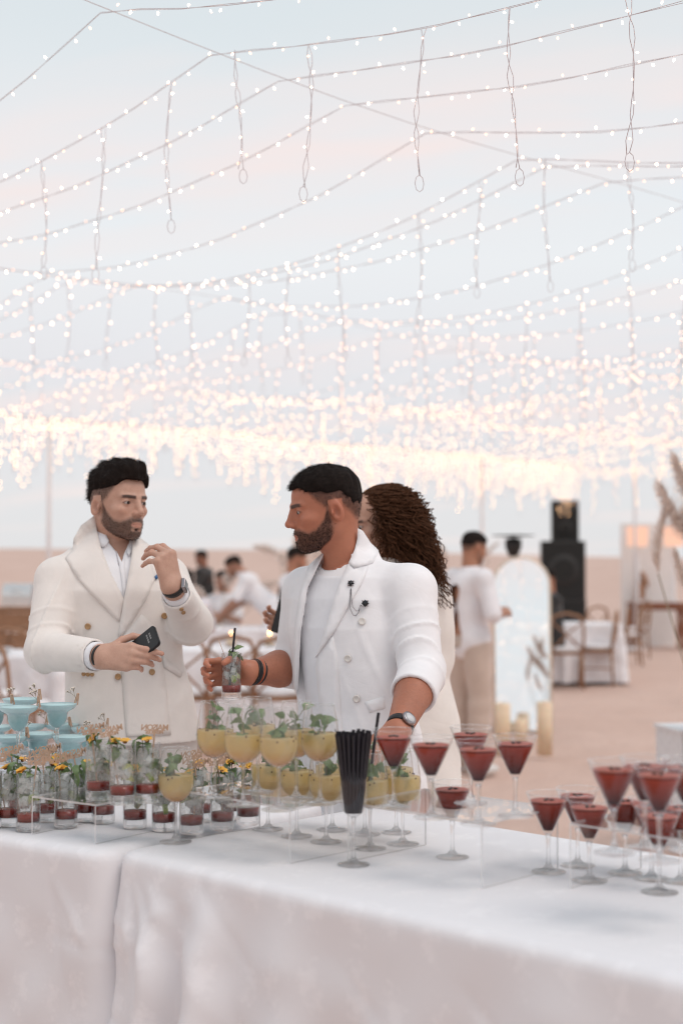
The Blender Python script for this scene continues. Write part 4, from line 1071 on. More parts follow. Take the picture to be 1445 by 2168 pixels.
def merge(parts):
    V = []; Q = []; C = []; b = 0
    for v, q, c in parts: V.append(v); Q.append(q + b); C.append(c); b += len(v)
    return np.concatenate(V), np.concatenate(Q), np.concatenate(C)
def skin_mesh(name, parts, mat=None):
    V, Q, C = merge(parts); me = mesh_from(name, V, Q); at = me.color_attributes.new('Col', 'FLOAT_COLOR', 'POINT')
    at.data.foreach_set('color', np.concatenate([C, np.ones((len(C), 1))], 1).astype(np.float32).ravel()); me.materials.append(mat or SKIN); return me
def arm_piece(elbow, wrist, palm, fing, skin, r0=0.048, r1=0.028, h=0.0028, hairy=0.0, flat=None):
    pts = [elbow, wrist] + [a for a, *_ in fing] + [b for _, b, *_ in fing]
    lo, hi = bounds(pts, 0.055)
    mid = Vector(elbow).lerp(Vector(wrist), 0.35)
    def fn(X, Y, Z):
        P = (X, Y, Z); d = smin(rc(P, elbow, mid, r0 * 0.95, r0), rc(P, mid, wrist, r0, r1), 0.01)
        return smin(d, hand_sdf(P, palm, fing), 0.016)
    V, Q = sdf_mesh(fn, lo, hi, h)
    c = np.tile(np.array(skin, float), (len(V), 1)); rg = np.random.default_rng(5)
    tips = np.array([tuple(b) for a, b, r1_, r2_, k in fing]); dt = np.min(np.linalg.norm(V[:, None, :] - tips[None], axis=2), axis=1)
    c = mixc(c, np.exp(-(dt / 0.011) ** 2) * 0.35, np.array(skin) * np.array([1.15, 0.85, 0.8]))
    if hairy:
        e = np.array(elbow); w = np.array(wrist); t_ = ((V - e) @ (w - e)) / ((w - e) @ (w - e)); nz = np.clip(0.45 + 0.25 * rg.normal(0, 1, len(V)) + 0.2 * np.sin(V[:, 0] * 70 + V[:, 2] * 50), 0, 1)
        c = mixc(c, np.clip(hairy * smoothstep(1.0, 0.8, t_) * (0.3 + 0.7 * nz), 0, 1), np.array(skin) * 0.35)
    return V, Q, c
def loft(P, C0, M, tab):
    """body of elliptical sections; tab rows: z, half width, half depth, centre x, centre y (world)"""
    tab = np.array(tab); zz = P[2]; a = np.interp(zz, tab[:, 0], tab[:, 1]); b = np.interp(zz, tab[:, 0], tab[:, 2])
    cx = np.interp(zz, tab[:, 0], tab[:, 3]); cyy = np.interp(zz, tab[:, 0], tab[:, 4])
    dx, dy = P[0] - cx, P[1] - cyy; l = dx * M[0][1] + dy * M[1][1]; f = dx * M[0][0] + dy * M[1][0]
    k0 = (np.abs(l / a) ** 2.3 + np.abs(f / b) ** 2.3) ** (1 / 2.3); d = (k0 - 1) * np.minimum(a, b)
    d = np.maximum(d, zz - tab[-1, 0]); return np.maximum(d, tab[0, 0] - zz)
def panel(name, poly, bvh, off, th, mat, parent, step=9.0, miss=None):
    """cloth panel laid on a garment: outline in photo pixels, projected on the garment, lifted and given thickness"""
    B = []
    for i, p in enumerate(poly):
        q = poly[(i + 1) % len(poly)]; L = math.dist(p, q); m = max(1, int(L / step))
        for k in range(m): B.append((p[0] + (q[0] - p[0]) * k / m, p[1] + (q[1] - p[1]) * k / m))
    nb = len(B); xs = [b[0] for b in B]; ys = [b[1] for b in B]; inner_ = []
    gx, gy = np.meshgrid(np.arange(min(xs), max(xs), step), np.arange(min(ys), max(ys), step)); gx = gx.ravel(); gy = gy.ravel()
    sd = poly_sdf(gx, gy, poly)
    inner_ = [(x, y) for x, y, s_ in zip(gx, gy, sd) if s_ < -step * 0.55]
    pts, _, faces, *_ = delaunay_2d_cdt([Vector(p) for p in B + inner_], [(i, (i + 1) % nb) for i in range(nb)], [], 1, 1e-4)
    cam_p = Vector((0, 0, CAMH)); top = []; bot = []; last = None; ok = []
    for p in pts:
        d = ray(p.x, p.y).normalized(); h, nrm, ix, ds = bvh.ray_cast(cam_p, d)
        if h is None:
            ok.append(None); top.append(None); bot.append(None); continue
        if nrm.dot(d) > 0: nrm = -nrm
        ok.append(ds); top.append((h, nrm, d)); bot.append(None)
    # unproject misses at the depth of their nearest hit
    hits = [(pts[i], ok[i]) for i in range(len(pts)) if ok[i] is not None]
    V1 = []; V2 = []
    for i, p in enumerate(pts):
        d = ray(p.x, p.y).normalized()
        if ok[i] is None:
            j = min(hits, key=lambda a: (a[0] - p).length)[1]; h = cam_p + d * j; nrm = -d
        else: h, nrm, _ = top[i]
        nrm = (nrm - d * 0.8).normalized()
        V1.append(h + nrm * (off + th)); V2.append(h + nrm * (off - 0.002))
    n = len(pts); Fc = []; cnt = {}
    for f in faces:
        f = list(f)
        a, b, c = [pts[k] for k in f[:3]]
        if (b - a).cross(c - a) > 0: f = f[::-1]      # image y runs down: make it face the camera
        Fc.append(tuple(f)); Fc.append(tuple(k + n for k in f[::-1]))
        for k in range(len(f)): e = (f[k], f[(k + 1) % len(f)]); cnt[e] = cnt.get(e, 0) + 1
    for (a, b) in cnt:
        if (b, a) not in cnt: Fc.append((b, a, a + n, b + n))
    me = mesh_from(name, V1 + V2, Fc); return link_mesh(name, me, mat, parent)
def button(px, py, bvh, r, mat, parent, off=0.004, name='button'):
    h, nrm, ix, ds = bvh.ray_cast(Vector((0, 0, CAMH)), ray(px, py).normalized())
    if h is None: return None
    if nrm.y > 0: nrm = -nrm
    mb = MB(); mb.lathe([(0, 0.0022), (r * 0.55, 0.0018), (r * 0.7, 0.003), (r * 0.95, 0.0026), (r, 0.001), (r * 0.96, -0.002), (0, -0.002)], 18)
    o = mb.build(name, mat, parent); o.location = h + nrm * off; o.rotation_mode = 'QUATERNION'; o.rotation_quaternion = nrm.to_track_quat('Z', 'Y'); return o
def eyes(parent, C, M, gaze=(0, 0), sc=1.0):
    for s in (-1, 1):
        mb = MB(); mb.ball((0, 0, 0), 0.0127 * sc, 16, 12); mb.mi = 1; mb.ball((0.0086 * sc, gaze[0] * 0.004, gaze[1] * 0.004), (0.0053 * sc, 0.0064 * sc, 0.0064 * sc), 12, 8)
        me = mb.mesh('eye'); me.materials.append(EYEW); me.materials.append(IRIS)
        o = link_mesh('eye', me, None, parent); o.matrix_world = Matrix.Translation(C + M @ (Vector((0.0885, s * 0.0325, 0.011)) * sc)) @ M.to_4x4()
def to_local(V, C, M, sc=1.0): return (V - np.array(C)) @ np.array(M) / sc
def make_head(C, M, nb_world, skin, sc=1.0, thick=0.0, h=0.0023, **kw):
    """head and neck piece: returns mesh arrays"""
    nb = (M.transposed() @ (Vector(nb_world) - C)) / sc
    lo, hi = bounds([C + M @ (Vector(v) * sc) for v in ((-.10, 0, 0), (.145, 0, 0), (0, .1, 0), (0, -.1, 0), (0, 0, .135), (0, 0, -.11))] + [nb_world], 0.025)
    def fn(X, Y, Z):
        x, y, z = local((X, Y, Z), C, M); return head_sdf(x / sc, y / sc, z / sc, tuple(nb), thick) * sc
    V, Q = sdf_mesh(fn, lo, hi, h); L = to_local(V, C, M, sc); return V, Q, head_colors(L, skin, **kw)
def make_hair(parent, C, M, sc, kw, n, length, comb, seed, h=0.003, mat=None, beard_piece=None, spread=.3, lift=.35, name='hair'):
    lo, hi = bounds([C + M @ (Vector(v) * sc) for v in ((-.11, 0, 0), (.13, 0, 0), (0, .1, 0), (0, -.1, 0), (0, 0, .16), (0, 0, -.02))], 0.02)
    def fn(X, Y, Z):
        x, y, z = local((X, Y, Z), C, M); return hair_sdf(x / sc, y / sc, z / sc, **kw) * sc
    V, Q = sdf_mesh(fn, lo, hi, h); Mn = np.array(M)
    def cw(p, nn): return comb((p - np.array(C)) @ Mn / sc, nn @ Mn) @ Mn.T
    Vb, q4, q3 = blades(V, Q, n, length, 0.00045, cw, seed, spread, lift)
    Fc = Q.tolist() + [[i + len(V) for i in f] for f in q4 + q3]
    return link_mesh(name, mesh_from(name, np.concatenate([V, Vb]), Fc), mat or HAIR, parent)
def leg_sdf(P, hip, knee, ankle, r=(0.095, 0.068, 0.055)): return smin(rc(P, hip, knee, r[0], r[1]), rc(P, knee, ankle, r[1], r[2]), 0.03)
def shoe(parent, p, yaw, mat):
    mb = MB(); V, Q = sdf_mesh(lambda X, Y, Z: smax(smin(ell((X, Y, Z), (0.05, 0, 0.035), (0.13, 0.045, 0.04)), ell((X, Y, Z), (-0.04, 0, 0.05), (0.055, 0.04, 0.06)), 0.03), -Z, 0.004), (-0.13, -0.07, -0.02), (0.21, 0.07, 0.14), 0.01)
    me = mesh_from('shoe', V, Q); o = link_mesh('shoe', me, mat, parent); o.location = p; o.rotation_euler = (0, 0, yaw); return o
# ------------------------------------------------------------------ man with the brooch (white jacket over a white tee)
def right_man():
    SK = (0.47, 0.180, 0.105)
    C = at_d(701, 1083, 4.0); a = R(9)
    fx = Vector((-0.985, -0.17, 0)).normalized(); X = fx * math.cos(a) + Vector((0, 0, -1)) * math.sin(a); M = frame(X, (0, 0, 1))
    nb = at_d(735, 1200, 4.03)
    Fd = Vector((-0.64, -0.77, 0)).normalized(); TM = frame(Fd, (0, 0, 1))
    sl = at_d(868, 1250, 3.90); el = at_d(893, 1425, 3.80); wl_ = at_d(843, 1545, 3.56)
    sr = at_d(650, 1252, 4.13); er = at_d(622, 1412, 4.12); wr_ = at_d(528, 1424, 3.99)
    def cxy(px, py, d): p = at_d(px, py, d); return p.x, p.y
    tab = [(0.80, .205, .140, *cxy(765, 1730, 4.0)), (0.95, .195, .135, *cxy(762, 1610, 4.0)), (1.10, .180, .125, *cxy(755, 1500, 4.0)), (1.22, .183, .130, *cxy(747, 1410, 4.0)), (1.33, .190, .135, *cxy(742, 1325, 4.01)), (1.41, .186, .122, *cxy(738, 1265, 4.02)), (1.47, .150, .098, *cxy(735, 1222, 4.02)), (1.52, .085, .080, *cxy(736, 1185, 4.03)), (1.55, .060, .060, *cxy(738, 1165, 4.03))]
    tee_poly = [(704, 1150), (744, 1176), (730, 1212), (712, 1255), (690, 1330), (670, 1388), (668, 1420), (675, 1490), (690, 1720), (624, 1720), (629, 1489), (636, 1337), (651, 1244), (682, 1180)]
    def torso(P): return loft(P, None, TM, tab)
    def sleeves(P, grow=0.0):
        u1 = rc(P, sl, el, 0.070 + grow, 0.057 + grow); l1 = rc(P, el, Vector(el).lerp(wl_, 0.42), 0.060 + grow, 0.062 + grow)
        sd = smin(u1, l1, 0.02)
        # bunched cloth where the sleeve is pushed up
        e_ = np.array(el); ax = np.array(wl_ - el); t_ = ((P[0] - e_[0]) * ax[0] + (P[1] - e_[1]) * ax[1] + (P[2] - e_[2]) * ax[2]) / (ax @ ax)
        s_ = np.array(sl); ax2 = np.array(el - sl); t2 = ((P[0] - s_[0]) * ax2[0] + (P[1] - s_[1]) * ax2[1] + (P[2] - s_[2]) * ax2[2]) / (ax2 @ ax2)
        sd = sd + 0.0075 * crease(t_ * 40 + 1.3 * np.sin(P[0] * 30) + P[1] * 14) * np.exp(-((t_ - 0.02) / 0.20) ** 2)
        sd = sd + 0.0065 * crease(t2 * 30 + 9 * P[0] + 1.5 * np.sin(P[1] * 22)) * np.exp(-((t2 - 0.42) / 0.20) ** 2)
        u2 = rc(P, sr, er, 0.070 + grow, 0.058 + grow); l2 = rc(P, er, Vector(er).lerp(wr_, 0.14), 0.058 + grow, 0.057 + grow)
        return smin(sd, smin(u2, l2, 0.02), 0.001)
    def jacket(X, Y, Z):
        P = (X, Y, Z); d = torso(P)
        d = smin(d, rc(P, sl, nb + Vector((0.03, 0, -0.02)), 0.070, 0.045), 0.04); d = smin(d, rc(P, sr, nb + Vector((-0.02, 0.02, -0.03)), 0.066, 0.045), 0.04)
        d = d + 0.0030 * crease(Z * 26 + X * 47 + 1.7 * np.sin(X * 13)) * smoothstep(1.42, 1.25, Z)
        d = smin(d, sleeves(P), 0.022)
        # collar standing round the neck
        nk = rc(P, C + Vector((0.035, 0, -0.05)), nb + Vector((0.008, 0.0, 0)), 0.072, 0.084); sh = np.abs(nk) - 0.0055
        top = (Z - 1.520) - 0.62 * ((X - nb.x) * -Fd.x + (Y - nb.y) * -Fd.y); sh = smax(smax(sh, top, 0.006), 1.44 - Z, 0.01)
        ql, qf = (X - nb.x) * TM[0][1] + (Y - nb.y) * TM[1][1], (X - nb.x) * Fd.x + (Y - nb.y) * Fd.y
        sh = smax(sh, qf - 0.035, 0.01); d = smin(d, sh, 0.014)
        d_full = d
        d = smax(d, -rc(P, C, nb + Vector((0, 0, -0.02)), 0.064, 0.066), 0.004)     # hollow for the neck
        px, py = to_px(X, Y, Z); m = poly_sdf(px, py, tee_poly) / 752.0
        back = (Y - 4.02) - 0.02
        rem = np.maximum(np.maximum(m, -(torso(P) + 0.020)), back); d = smax(d, -rem, 0.003)
        # the pushed-up sleeve ends cleanly
        ax = (wl_ - el).normalized(); e2 = Vector(el).lerp(wl_, 0.40); cut = (X - e2.x) * ax.x + (Y - e2.y) * ax.y + (Z - e2.z) * ax.z
        d = np.where(rc(P, el, wl_, .09, .07) < 0.02, smax(d, np.where(cut > -0.05, cut, -1), 0.004), d)
        hol = rc(P, Vector(el).lerp(wl_, 0.30), wl_, 0.051, 0.05); d = smax(d, -hol, 0.003)
        hol2 = rc(P, Vector(er).lerp(wr_, 0.10), wr_, 0.050, 0.05); d = smax(d, -hol2, 0.003)
        return d, d_full
    lo, hi = bounds([sl, el, sr, er, Vector(el).lerp(wl_, .45)], 0.10); lo[2] = 0.78; hi[2] = 1.65; lo[1] = min(lo[1], 3.80); hi[1] = max(hi[1], 4.22)
    (V, Q), (V0, Q0) = sdf_mesh(jacket, lo, hi, 0.005); bvh = BVHTree.FromPolygons(V0.tolist(), Q0.tolist())
    # body
    palm_r, fing_r = hand_cones(wr_, frame(Vector((-0.96, -0.18, 0.06)), Y=(0.05, -0.25, 1)), 'R', [(0.55, 0.85, 0.5), (0.6, 0.9, 0.5), (0.6, 0.95, 0.5), (0.5, 0.8, 0.45)], (0.16, 0.04, -0.08, -0.22), ((0.65, 0.62, -0.5), (0.55, 0.15, -0.8), (0.5, -0.1, -0.7)))
    palm_l, fing_l = hand_cones(wl_, frame(Vector((-0.62, -0.45, -0.45)), Z=(0.1, -0.35, 0.9)), 'L', [(0.5, 0.6, 0.3)] * 4, thumb=((0.75, 0.62, -0.35), (0.9, 0.3, -0.5), (0.95, 0.1, -0.5)))
    mirror = lambda pl, fg, wr, M_: None
    btab = [(r_[0], r_[1] - .03, r_[2] - .03, r_[3], r_[4]) for r_ in tab]
    def body(X, Y, Z):
        P = (X, Y, Z); d = loft(P, None, TM, btab); d = smin(d, rc(P, sl, el, .05, .042), .03); d = smin(d, rc(P, sr, er, .05, .042), .03)
        hc = at_d(765, 1690, 4.0); L = Vector((TM[0][1], TM[1][1], 0))
        for s in (-1, 1): h = Vector((hc.x, hc.y, 0.88)) + L * (0.095 * s); d = smin(d, leg_sdf(P, h, Vector((h.x, h.y - .02, 0.48)), Vector((h.x, h.y, 0.09)), (.08, .055, .042)), .04)
        return smin(d, rc(P, nb, C, .055, .05), .03)
    Vb, Qb = sdf_mesh(body, (lo[0], lo[1] - .02, 0.03), (hi[0], hi[1] + .05, 1.58), 0.014)
    hd = make_head(C, M, nb + Vector((0, 0, -.03)), SK, 1.0, 0.0028, beard=0.9, fade=0.85)
    me = skin_mesh('person', [hd, arm_piece(el, wl_, palm_l, fing_l, SK, .050, .031, hairy=.42), arm_piece(er, wr_, palm_r, fing_r, SK, .052, .031, hairy=.42), (Vb, Qb, np.tile(np.array(SK), (len(Vb), 1)))])
    root = link_mesh('person', me)
    tag(root, 'bearded man in a white jacket over a white tee, reaching out a tall drink', 'person')
    eyes(root, C, M, (0, -.3))
    make_hair(root, C, M, 1.0, dict(top=0.013, side=0.0035, hl=0.080), 9000, 0.011, lambda p, n: np.stack([np.full(len(p), .7), np.sign(p[:, 1]) * .1, np.full(len(p), -.15)], 1), 4, spread=.3, lift=.3)
    stubble(root, hd, C, M, 1.0, fade_mask, 5200, .0048, 3, HAIR)
    stubble(root, hd, C, M, 1.0, lambda x, a_, z: beard_mask(x, a_, z), 2600, .0036, 6, HAIR, 'beard_edge')
    # beard hairs
    Lh = to_local(hd[0], C, M); m = beard_mask(Lh[:, 0], np.abs(Lh[:, 1]), Lh[:, 2]); fm = m[hd[1]].min(1) > 0.55
    Vh, q4, q3 = blades(hd[0], hd[1][fm], 3600, 0.0048, 0.0004, lambda p, n: np.array([-.2, -.1, -1.0])[None].repeat(len(p), 0), 8, .35, .7)
    link_mesh('beard', mesh_from('beard', Vh, q4 + q3), hair_material('beard_hair', (0.012, .008, .006), (0.045, .028, .02)), root)
    jo = link_mesh('jacket', mesh_from('jacket', V, Q), WHITE, root)
    # tee shirt
    def tee(X, Y, Z):
        P = (X, Y, Z); d = torso(P) + 0.018 + 0.0022 * np.sin(Z * 17 + X * 42) * smoothstep(1.45, 1.2, Z)
        d = smin(d, rc(P, C, nb, .070, .078), 0.03); d = smax(d, (Z - 1.512) + 0.45 * ((X - nb.x) * Fd.x + (Y - nb.y) * Fd.y), 0.004)
        return smax(d, -rc(P, C, nb + Vector((0, 0, -0.01)), 0.0625, 0.0655), 0.003)
    Vt, Qt = sdf_mesh(tee, (lo[0], lo[1], 0.80), (hi[0] - .05, hi[1], 1.62), 0.005)
    link_mesh('tee_shirt', mesh_from('tee_shirt', Vt, Qt), TEE, root)
    panel('lapel', [(738, 1196), (749, 1207), (780, 1200), (768, 1232), (745, 1272), (710, 1335), (669, 1392), (690, 1330), (712, 1255), (728, 1215)], bvh, 0.002, 0.0035, WHITE, jo)
    panel('collar', [(757, 1118), (768, 1124), (785, 1150), (800, 1168), (790, 1192), (779, 1196), (749, 1203), (738, 1192), (750, 1165), (756, 1140)], bvh, 0.002, 0.0035, WHITE, jo)
    panel('lapel', [(690, 1168), (681, 1184), (651, 1246), (637, 1337), (631, 1460), (621, 1460), (627, 1320), (637, 1255), (655, 1200)], bvh, 0.003, 0.004, WHITE, jo)
    panel('pocket_flap', [(772, 1487), (812, 1474), (815, 1500), (782, 1509)], bvh, 0.000, 0.0016, WHITE, jo)
    panel('front_flap', [(669, 1400), (705, 1345), (716, 1400), (722, 1500), (735, 1700), (692, 1700), (676, 1490)], bvh, 0.000, 0.002, WHITE, jo, 12)
    BUT = simple('ivory_button', (0.70, 0.66, 0.62), 0.35)
    for px, py in ((766, 1316), (737, 1394), (755, 1479)): button(px, py, bvh, 0.0105, BUT, jo)
    # brooch pair with double chain
    DK = simple('dark_crystal', (0.02, 0.022, 0.026), 0.08, Metallic=0.3); SV = simple('old_silver', (0.35, 0.32, 0.33), 0.3, Metallic=1.0)
    def on(px, py, off=0.008):
        h, n, i, s = bvh.ray_cast(Vector((0, 0, CAMH)), ray(px, py).normalized()); n = n if n.y < 0 else -n; return h + (n - ray(px, py).normalized()).normalized() * off, n
    br = empty('brooch', on(743, 1236)[0], 0); br.parent = root
    tag(br, 'pair of dark crystal brooches joined by a double chain')
    b0 = Vector(br.location)
    for px, py, sq in ((743, 1236, .9), (773, 1278, 1.0)):
        p, n = on(px, py, .009); mb = MB(); mb.sm = False
        mb.lathe([(0, .004), (.006 * sq, .0035), (.010 * sq, .001), (.0105 * sq, -.003), (0, -.003)], 4); mb.mi = 1
        for k in range(4): a_ = k * math.pi / 2 + .785; mb.ball((.0095 * sq * math.cos(a_), .0095 * sq * math.sin(a_), .000), .0028, 6, 4)
        mb.ball((0, 0, .003), (.005, .005, .002), 8, 5)
        mb.M[-40:] = [0] * 40
        o = mb.build('crystal', [DK, SV], br); o.location = p - b0; o.rotation_mode = 'QUATERNION'; o.rotation_quaternion = n.to_track_quat('Z', 'Y')
    for pts in ([(743, 1247), (741, 1270), (742, 1290), (748, 1303), (753, 1305), (760, 1296), (764, 1282)], [(743, 1247), (745, 1270), (747, 1285), (754, 1294), (759, 1294), (762, 1286), (764, 1281)]):
        MB().tube([on(x, y, .007)[0] - b0 for x, y in pts], .0011, 5).build('chain', SV, br)
    # wristwatch, bracelets
    ax = (wl_ - el).normalized(); wp = Vector(wl_) - ax * 0.012
    def band(c, axd, r, w, mat, name, parent, seg=28, th=.0028):
        q = Vector(axd).to_track_quat('Z', 'Y'); mb = MB(); mb.lathe([(r, -w / 2), (r + th, -w / 2 + .0005), (r + th, w / 2 - .0005), (r, w / 2)], seg, close=True)
        o = mb.build(name, mat, parent); o.location = c; o.rotation_mode = 'QUATERNION'; o.rotation_quaternion = q; return o
    BLK = simple('black_strap', (0.012, 0.011, 0.012), 0.5)
    wt = empty('wristwatch', wp, 0); wt.parent = root; tag(wt, 'steel wristwatch with pale dial on a black strap')
    band((0, 0, 0), ax, .0325, .020, BLK, 'strap', wt)
    o2 = (Vector((0.35, -1, 0.25)) - ax * Vector((0.35, -1, 0.25)).dot(ax)).normalized(); mb = MB()
    mb.lathe([(0, .009), (.0145, .009), (.019, .0085), (.0195, .006), (.020, 0), (0, 0)], 12); c_ = mb.build('case', SV, wt); c_.location = o2 * .034; c_.rotation_mode = 'QUATERNION'; c_.rotation_quaternion = o2.to_track_quat('Z', 'Y')
    mb = MB(); mb.lathe([(0, .0096), (.0135, .0095), (.0135, .0090)], 20); d_ = mb.build('dial', simple('pale_dial', (.62, .62, .63), .3), wt); d_.location = c_.location; d_.rotation_mode = 'QUATERNION'; d_.rotation_quaternion = c_.rotation_quaternion
    axr = (wr_ - er).normalized()
    for k, (s, r_, mt) in enumerate(((.006, .0335, BLK), (.014, .034, BLK), (.0225, .0345, simple('orange_cord', (.5, .10, .04), .6)), (.030, .0345, BLK))):
        b_ = band(Vector(wr_) - axr * (s + .004), (axr + Vector((0, .1, .22))).normalized(), r_, .0065 if mt is BLK else .003, mt, 'bracelet', root, th=.0035)
    # trousers and shoes
    def trs(X, Y, Z):
        P = (X, Y, Z); hc = at_d(765, 1690, 4.0); L = Vector((TM[0][1], TM[1][1], 0)); d = None
        for s in (-1, 1):
            h = Vector((hc.x, hc.y, 0.90)) + L * (0.095 * s); k = leg_sdf(P, h, Vector((h.x, h.y - .02, 0.48)), Vector((h.x, h.y, 0.05)), (.105, .085, .075)); d = k if d is None else smin(d, k, .03)
        return smax(smax(d, 0.05 - Z, .01), Z - 1.0, .01)
    Vp, Qp = sdf_mesh(trs, (lo[0], lo[1] - .05, 0.03), (hi[0] + .05, hi[1] + .1, 1.02), 0.014); link_mesh('trousers', mesh_from('trousers', Vp, Qp), WHITE, root)
    hc = at_d(765, 1690, 4.0); L = Vector((TM[0][1], TM[1][1], 0))
    for s in (-1, 1): shoe(root, Vector((hc.x, hc.y, 0)) + L * (.095 * s), math.atan2(Fd.y, Fd.x), simple('white_leather', (.7, .68, .66), .5))
    # the drink in his hand
    g = at_d(490, 1481, 3.93); f = tall_drink(g, 'tall mint drink with red syrup and a black straw, held in a man\'s hand', None, 77, pick=False, straw=(Vector((-.006, -.006, .024)), Vector((.010, -.012, .197))), rz=0.0, fl=False)
    MB().tube([(-.012, .004, .10), (-.036, -.004, .165)], .0009, 5).build('toothpick', WOOD, f)
    return root
right_man()
# ------------------------------------------------------------------ man with the phone (cream double-breasted suit)
def left_man():
    SK = (0.56, 0.335, 0.25); D = 4.3
    C = at_d(245, 1073, D); X = Vector((0.74, -0.67, -0.02)); M = frame(X, (0.03, 0.0, 1)); SC = 0.95
    nb = at_d(238, 1165, D + .03)
    Fd = Vector((0.28, -0.96, 0)).normalized(); TM = frame(Fd, (0, 0, 1))
    sr = at_d(122, 1228, 4.24); er = at_d(97, 1378, 4.12); wr_ = at_d(214, 1390, 3.96)      # his right arm
    sl = at_d(352, 1222, 4.40); el = at_d(404, 1322, 4.26); wl_ = at_d(364, 1240, 4.06)     # his left arm
    def cxy(px, py, d): p = at_d(px, py, d); return p.x, p.y
    def zz(py): return at_d(250, py, D).z
    tab = [(zz(1566), .205, .140, *cxy(283, 1560, D)), (zz(1480), .192, .132, *cxy(275, 1480, D)), (zz(1400), .176, .122, *cxy(264, 1400, D)), (zz(1320), .180, .128, *cxy(256, 1320, D)), (zz(1250), .190, .130, *cxy(248, 1250, D)), (zz(1200), .178, .112, *cxy(242, 1200, D + .01)), (zz(1165), .130, .092, *cxy(240, 1165, D + .02)), (zz(1130), .070, .072, *cxy(238, 1130, D + .03)), (zz(1112), .055, .06, *cxy(238, 1112, D + .03))]
    shirt_poly = [(190, 1060), (204, 1120), (213, 1156), (232, 1209), (262, 1270), (268, 1245), (278, 1182), (288, 1128), (290, 1060)]
    skin_poly = [(214, 1060), (222, 1120), (231, 1149), (246, 1168), (254, 1204), (262, 1174), (276, 1142), (282, 1060)]
    def torso(P): return loft(P, None, TM, tab)
    def prm(P, a, b): a = np.array(a); ax = np.array(b) - a; return ((P[0] - a[0]) * ax[0] + (P[1] - a[1]) * ax[1] + (P[2] - a[2]) * ax[2]) / (ax @ ax)
    ce_r = Vector(er).lerp(wr_, 0.90); ce_l = Vector(el).lerp(wl_, 0.78)
    def jacket(X, Y, Z):
        P = (X, Y, Z); d = torso(P)
        d = smin(d, rc(P, sr, nb + Vector((-.03, 0, -.03)), .062, .040), .04); d = smin(d, rc(P, sl, nb + Vector((.03, 0, -.03)), .062, .040), .04)
        d = d + 0.0028 * crease(Z * 19 - X * 32 + 1.7 * np.sin(X * 11)) * smoothstep(zz(1200), zz(1300), Z)
        a1 = smin(rc(P, sr, er, .066, .057), rc(P, er, ce_r, .058, .047), .02); t1 = prm(P, er, wr_); t0 = prm(P, sr, er)
        a1 = a1 + 0.0065 * crease(t1 * 30 + X * 16 + Y * 20) * np.exp(-((t1 - .08) / .25) ** 2) + 0.006 * crease(t0 * 30 + X * 26 + Y * 9) * np.exp(-((t0 - .62) / .22) ** 2)
        a2 = smin(rc(P, sl, el, .064, .058), rc(P, el, ce_l, .058, .045), .03); t2 = prm(P, el, wl_)
        a2 = a2 + 0.0065 * crease(t2 * 28 + X * 30) * np.exp(-((t2 - .15) / .35) ** 2)
        for w, c_, ax in ((1, ce_r, (wr_ - er).normalized()), (2, ce_l, (wl_ - el).normalized())):
            cut = (X - c_.x) * ax.x + (Y - c_.y) * ax.y + (Z - c_.z) * ax.z
            if w == 1: a1 = smax(a1, cut, .003); a1 = smax(a1, -rc(P, Vector(er).lerp(wr_, .7), wr_ + ax * .05, .040, .040), .002)
            else: a2 = smax(a2, cut, .003); a2 = smax(a2, -rc(P, Vector(el).lerp(wl_, .6), wl_ + ax * .05, .038, .038), .002)
        d = smin(d, a1, .018); d = smin(d, a2, .018)
        nk = rc(P, C + Vector((-.015, .02, -.05)), nb, .062, .076); sh = np.abs(nk) - .005
        top = (Z - zz(1145)) - 0.55 * ((X - nb.x) * -Fd.x + (Y - nb.y) * -Fd.y); sh = smax(smax(sh, top, .006), zz(1190) - Z, .01); sh = smax(sh, (X - nb.x) * Fd.x + (Y - nb.y) * Fd.y - .03, .01)
        d = smin(d, sh, .014); d0 = d
        d = smax(d, -rc(P, C, nb + Vector((0, 0, -.02)), .061, .064), .004)
        px, py = to_px(X, Y, Z); m = poly_sdf(px, py, shirt_poly) / 700.
        rem = np.maximum(np.maximum(m, -(torso(P) + .020)), Y - D - .03); d = smax(d, -rem, .003)
        d = smax(d, -np.maximum(poly_sdf(px, py, skin_poly) / 700., Y - D - .02), .003)
        return d, d0
    lo, hi = bounds([sr, er, sl, el, wr_, wl_], .085); lo[2] = zz(1566) - .02; hi[2] = zz(1075); hi[1] = max(hi[1], D + .2)
    (V, Q), (V0, Q0) = sdf_mesh(jacket, lo, hi, .005); bvh = BVHTree.FromPolygons(V0.tolist(), Q0.tolist())
    # hands: right holds the phone, left is raised
    Mr = frame(Vector((0.93, -0.25, 0.02)), Y=(0.05, 0.30, 1)); palm_r, fing_r = hand_cones(wr_, Mr, 'R', [(0.22, 0.30, 0.15), (0.50, 0.60, 0.35), (0.60, 0.70, 0.4), (0.72, 0.75, 0.4)], (-0.16, -0.05, 0.08, 0.20), ((0.62, 0.70, -0.35), (0.85, 0.45, -0.35), (0.95, -0.05, -0.3)))
    Xl = Vector((-0.22, -0.12, 1.0)).normalized(); Zl = Vector((0.72, -0.68, 0.12)); Zl = (Zl - Xl * Zl.dot(Xl)).normalized(); Yl = Xl.cross(Zl)
    Ml = Matrix((Xl, Yl, Zl)).transposed()
    palm_l, fing_l = hand_cones(wl_, Ml, 'L', [(0.95, 0.55, 0.3), (1.05, 0.55, 0.3), (1.15, 0.6, 0.3), (1.45, 0.35, 0.15)], (0.08, 0.02, -0.06, -0.14), ((0.6, 0.35, -0.7), (0.75, 0.1, -0.6), (0.7, 0.0, -0.7)))
    btab = [(r_[0], r_[1] - .03, r_[2] - .028, r_[3], r_[4]) for r_ in tab]; hc = at_d(278, 1566, D)
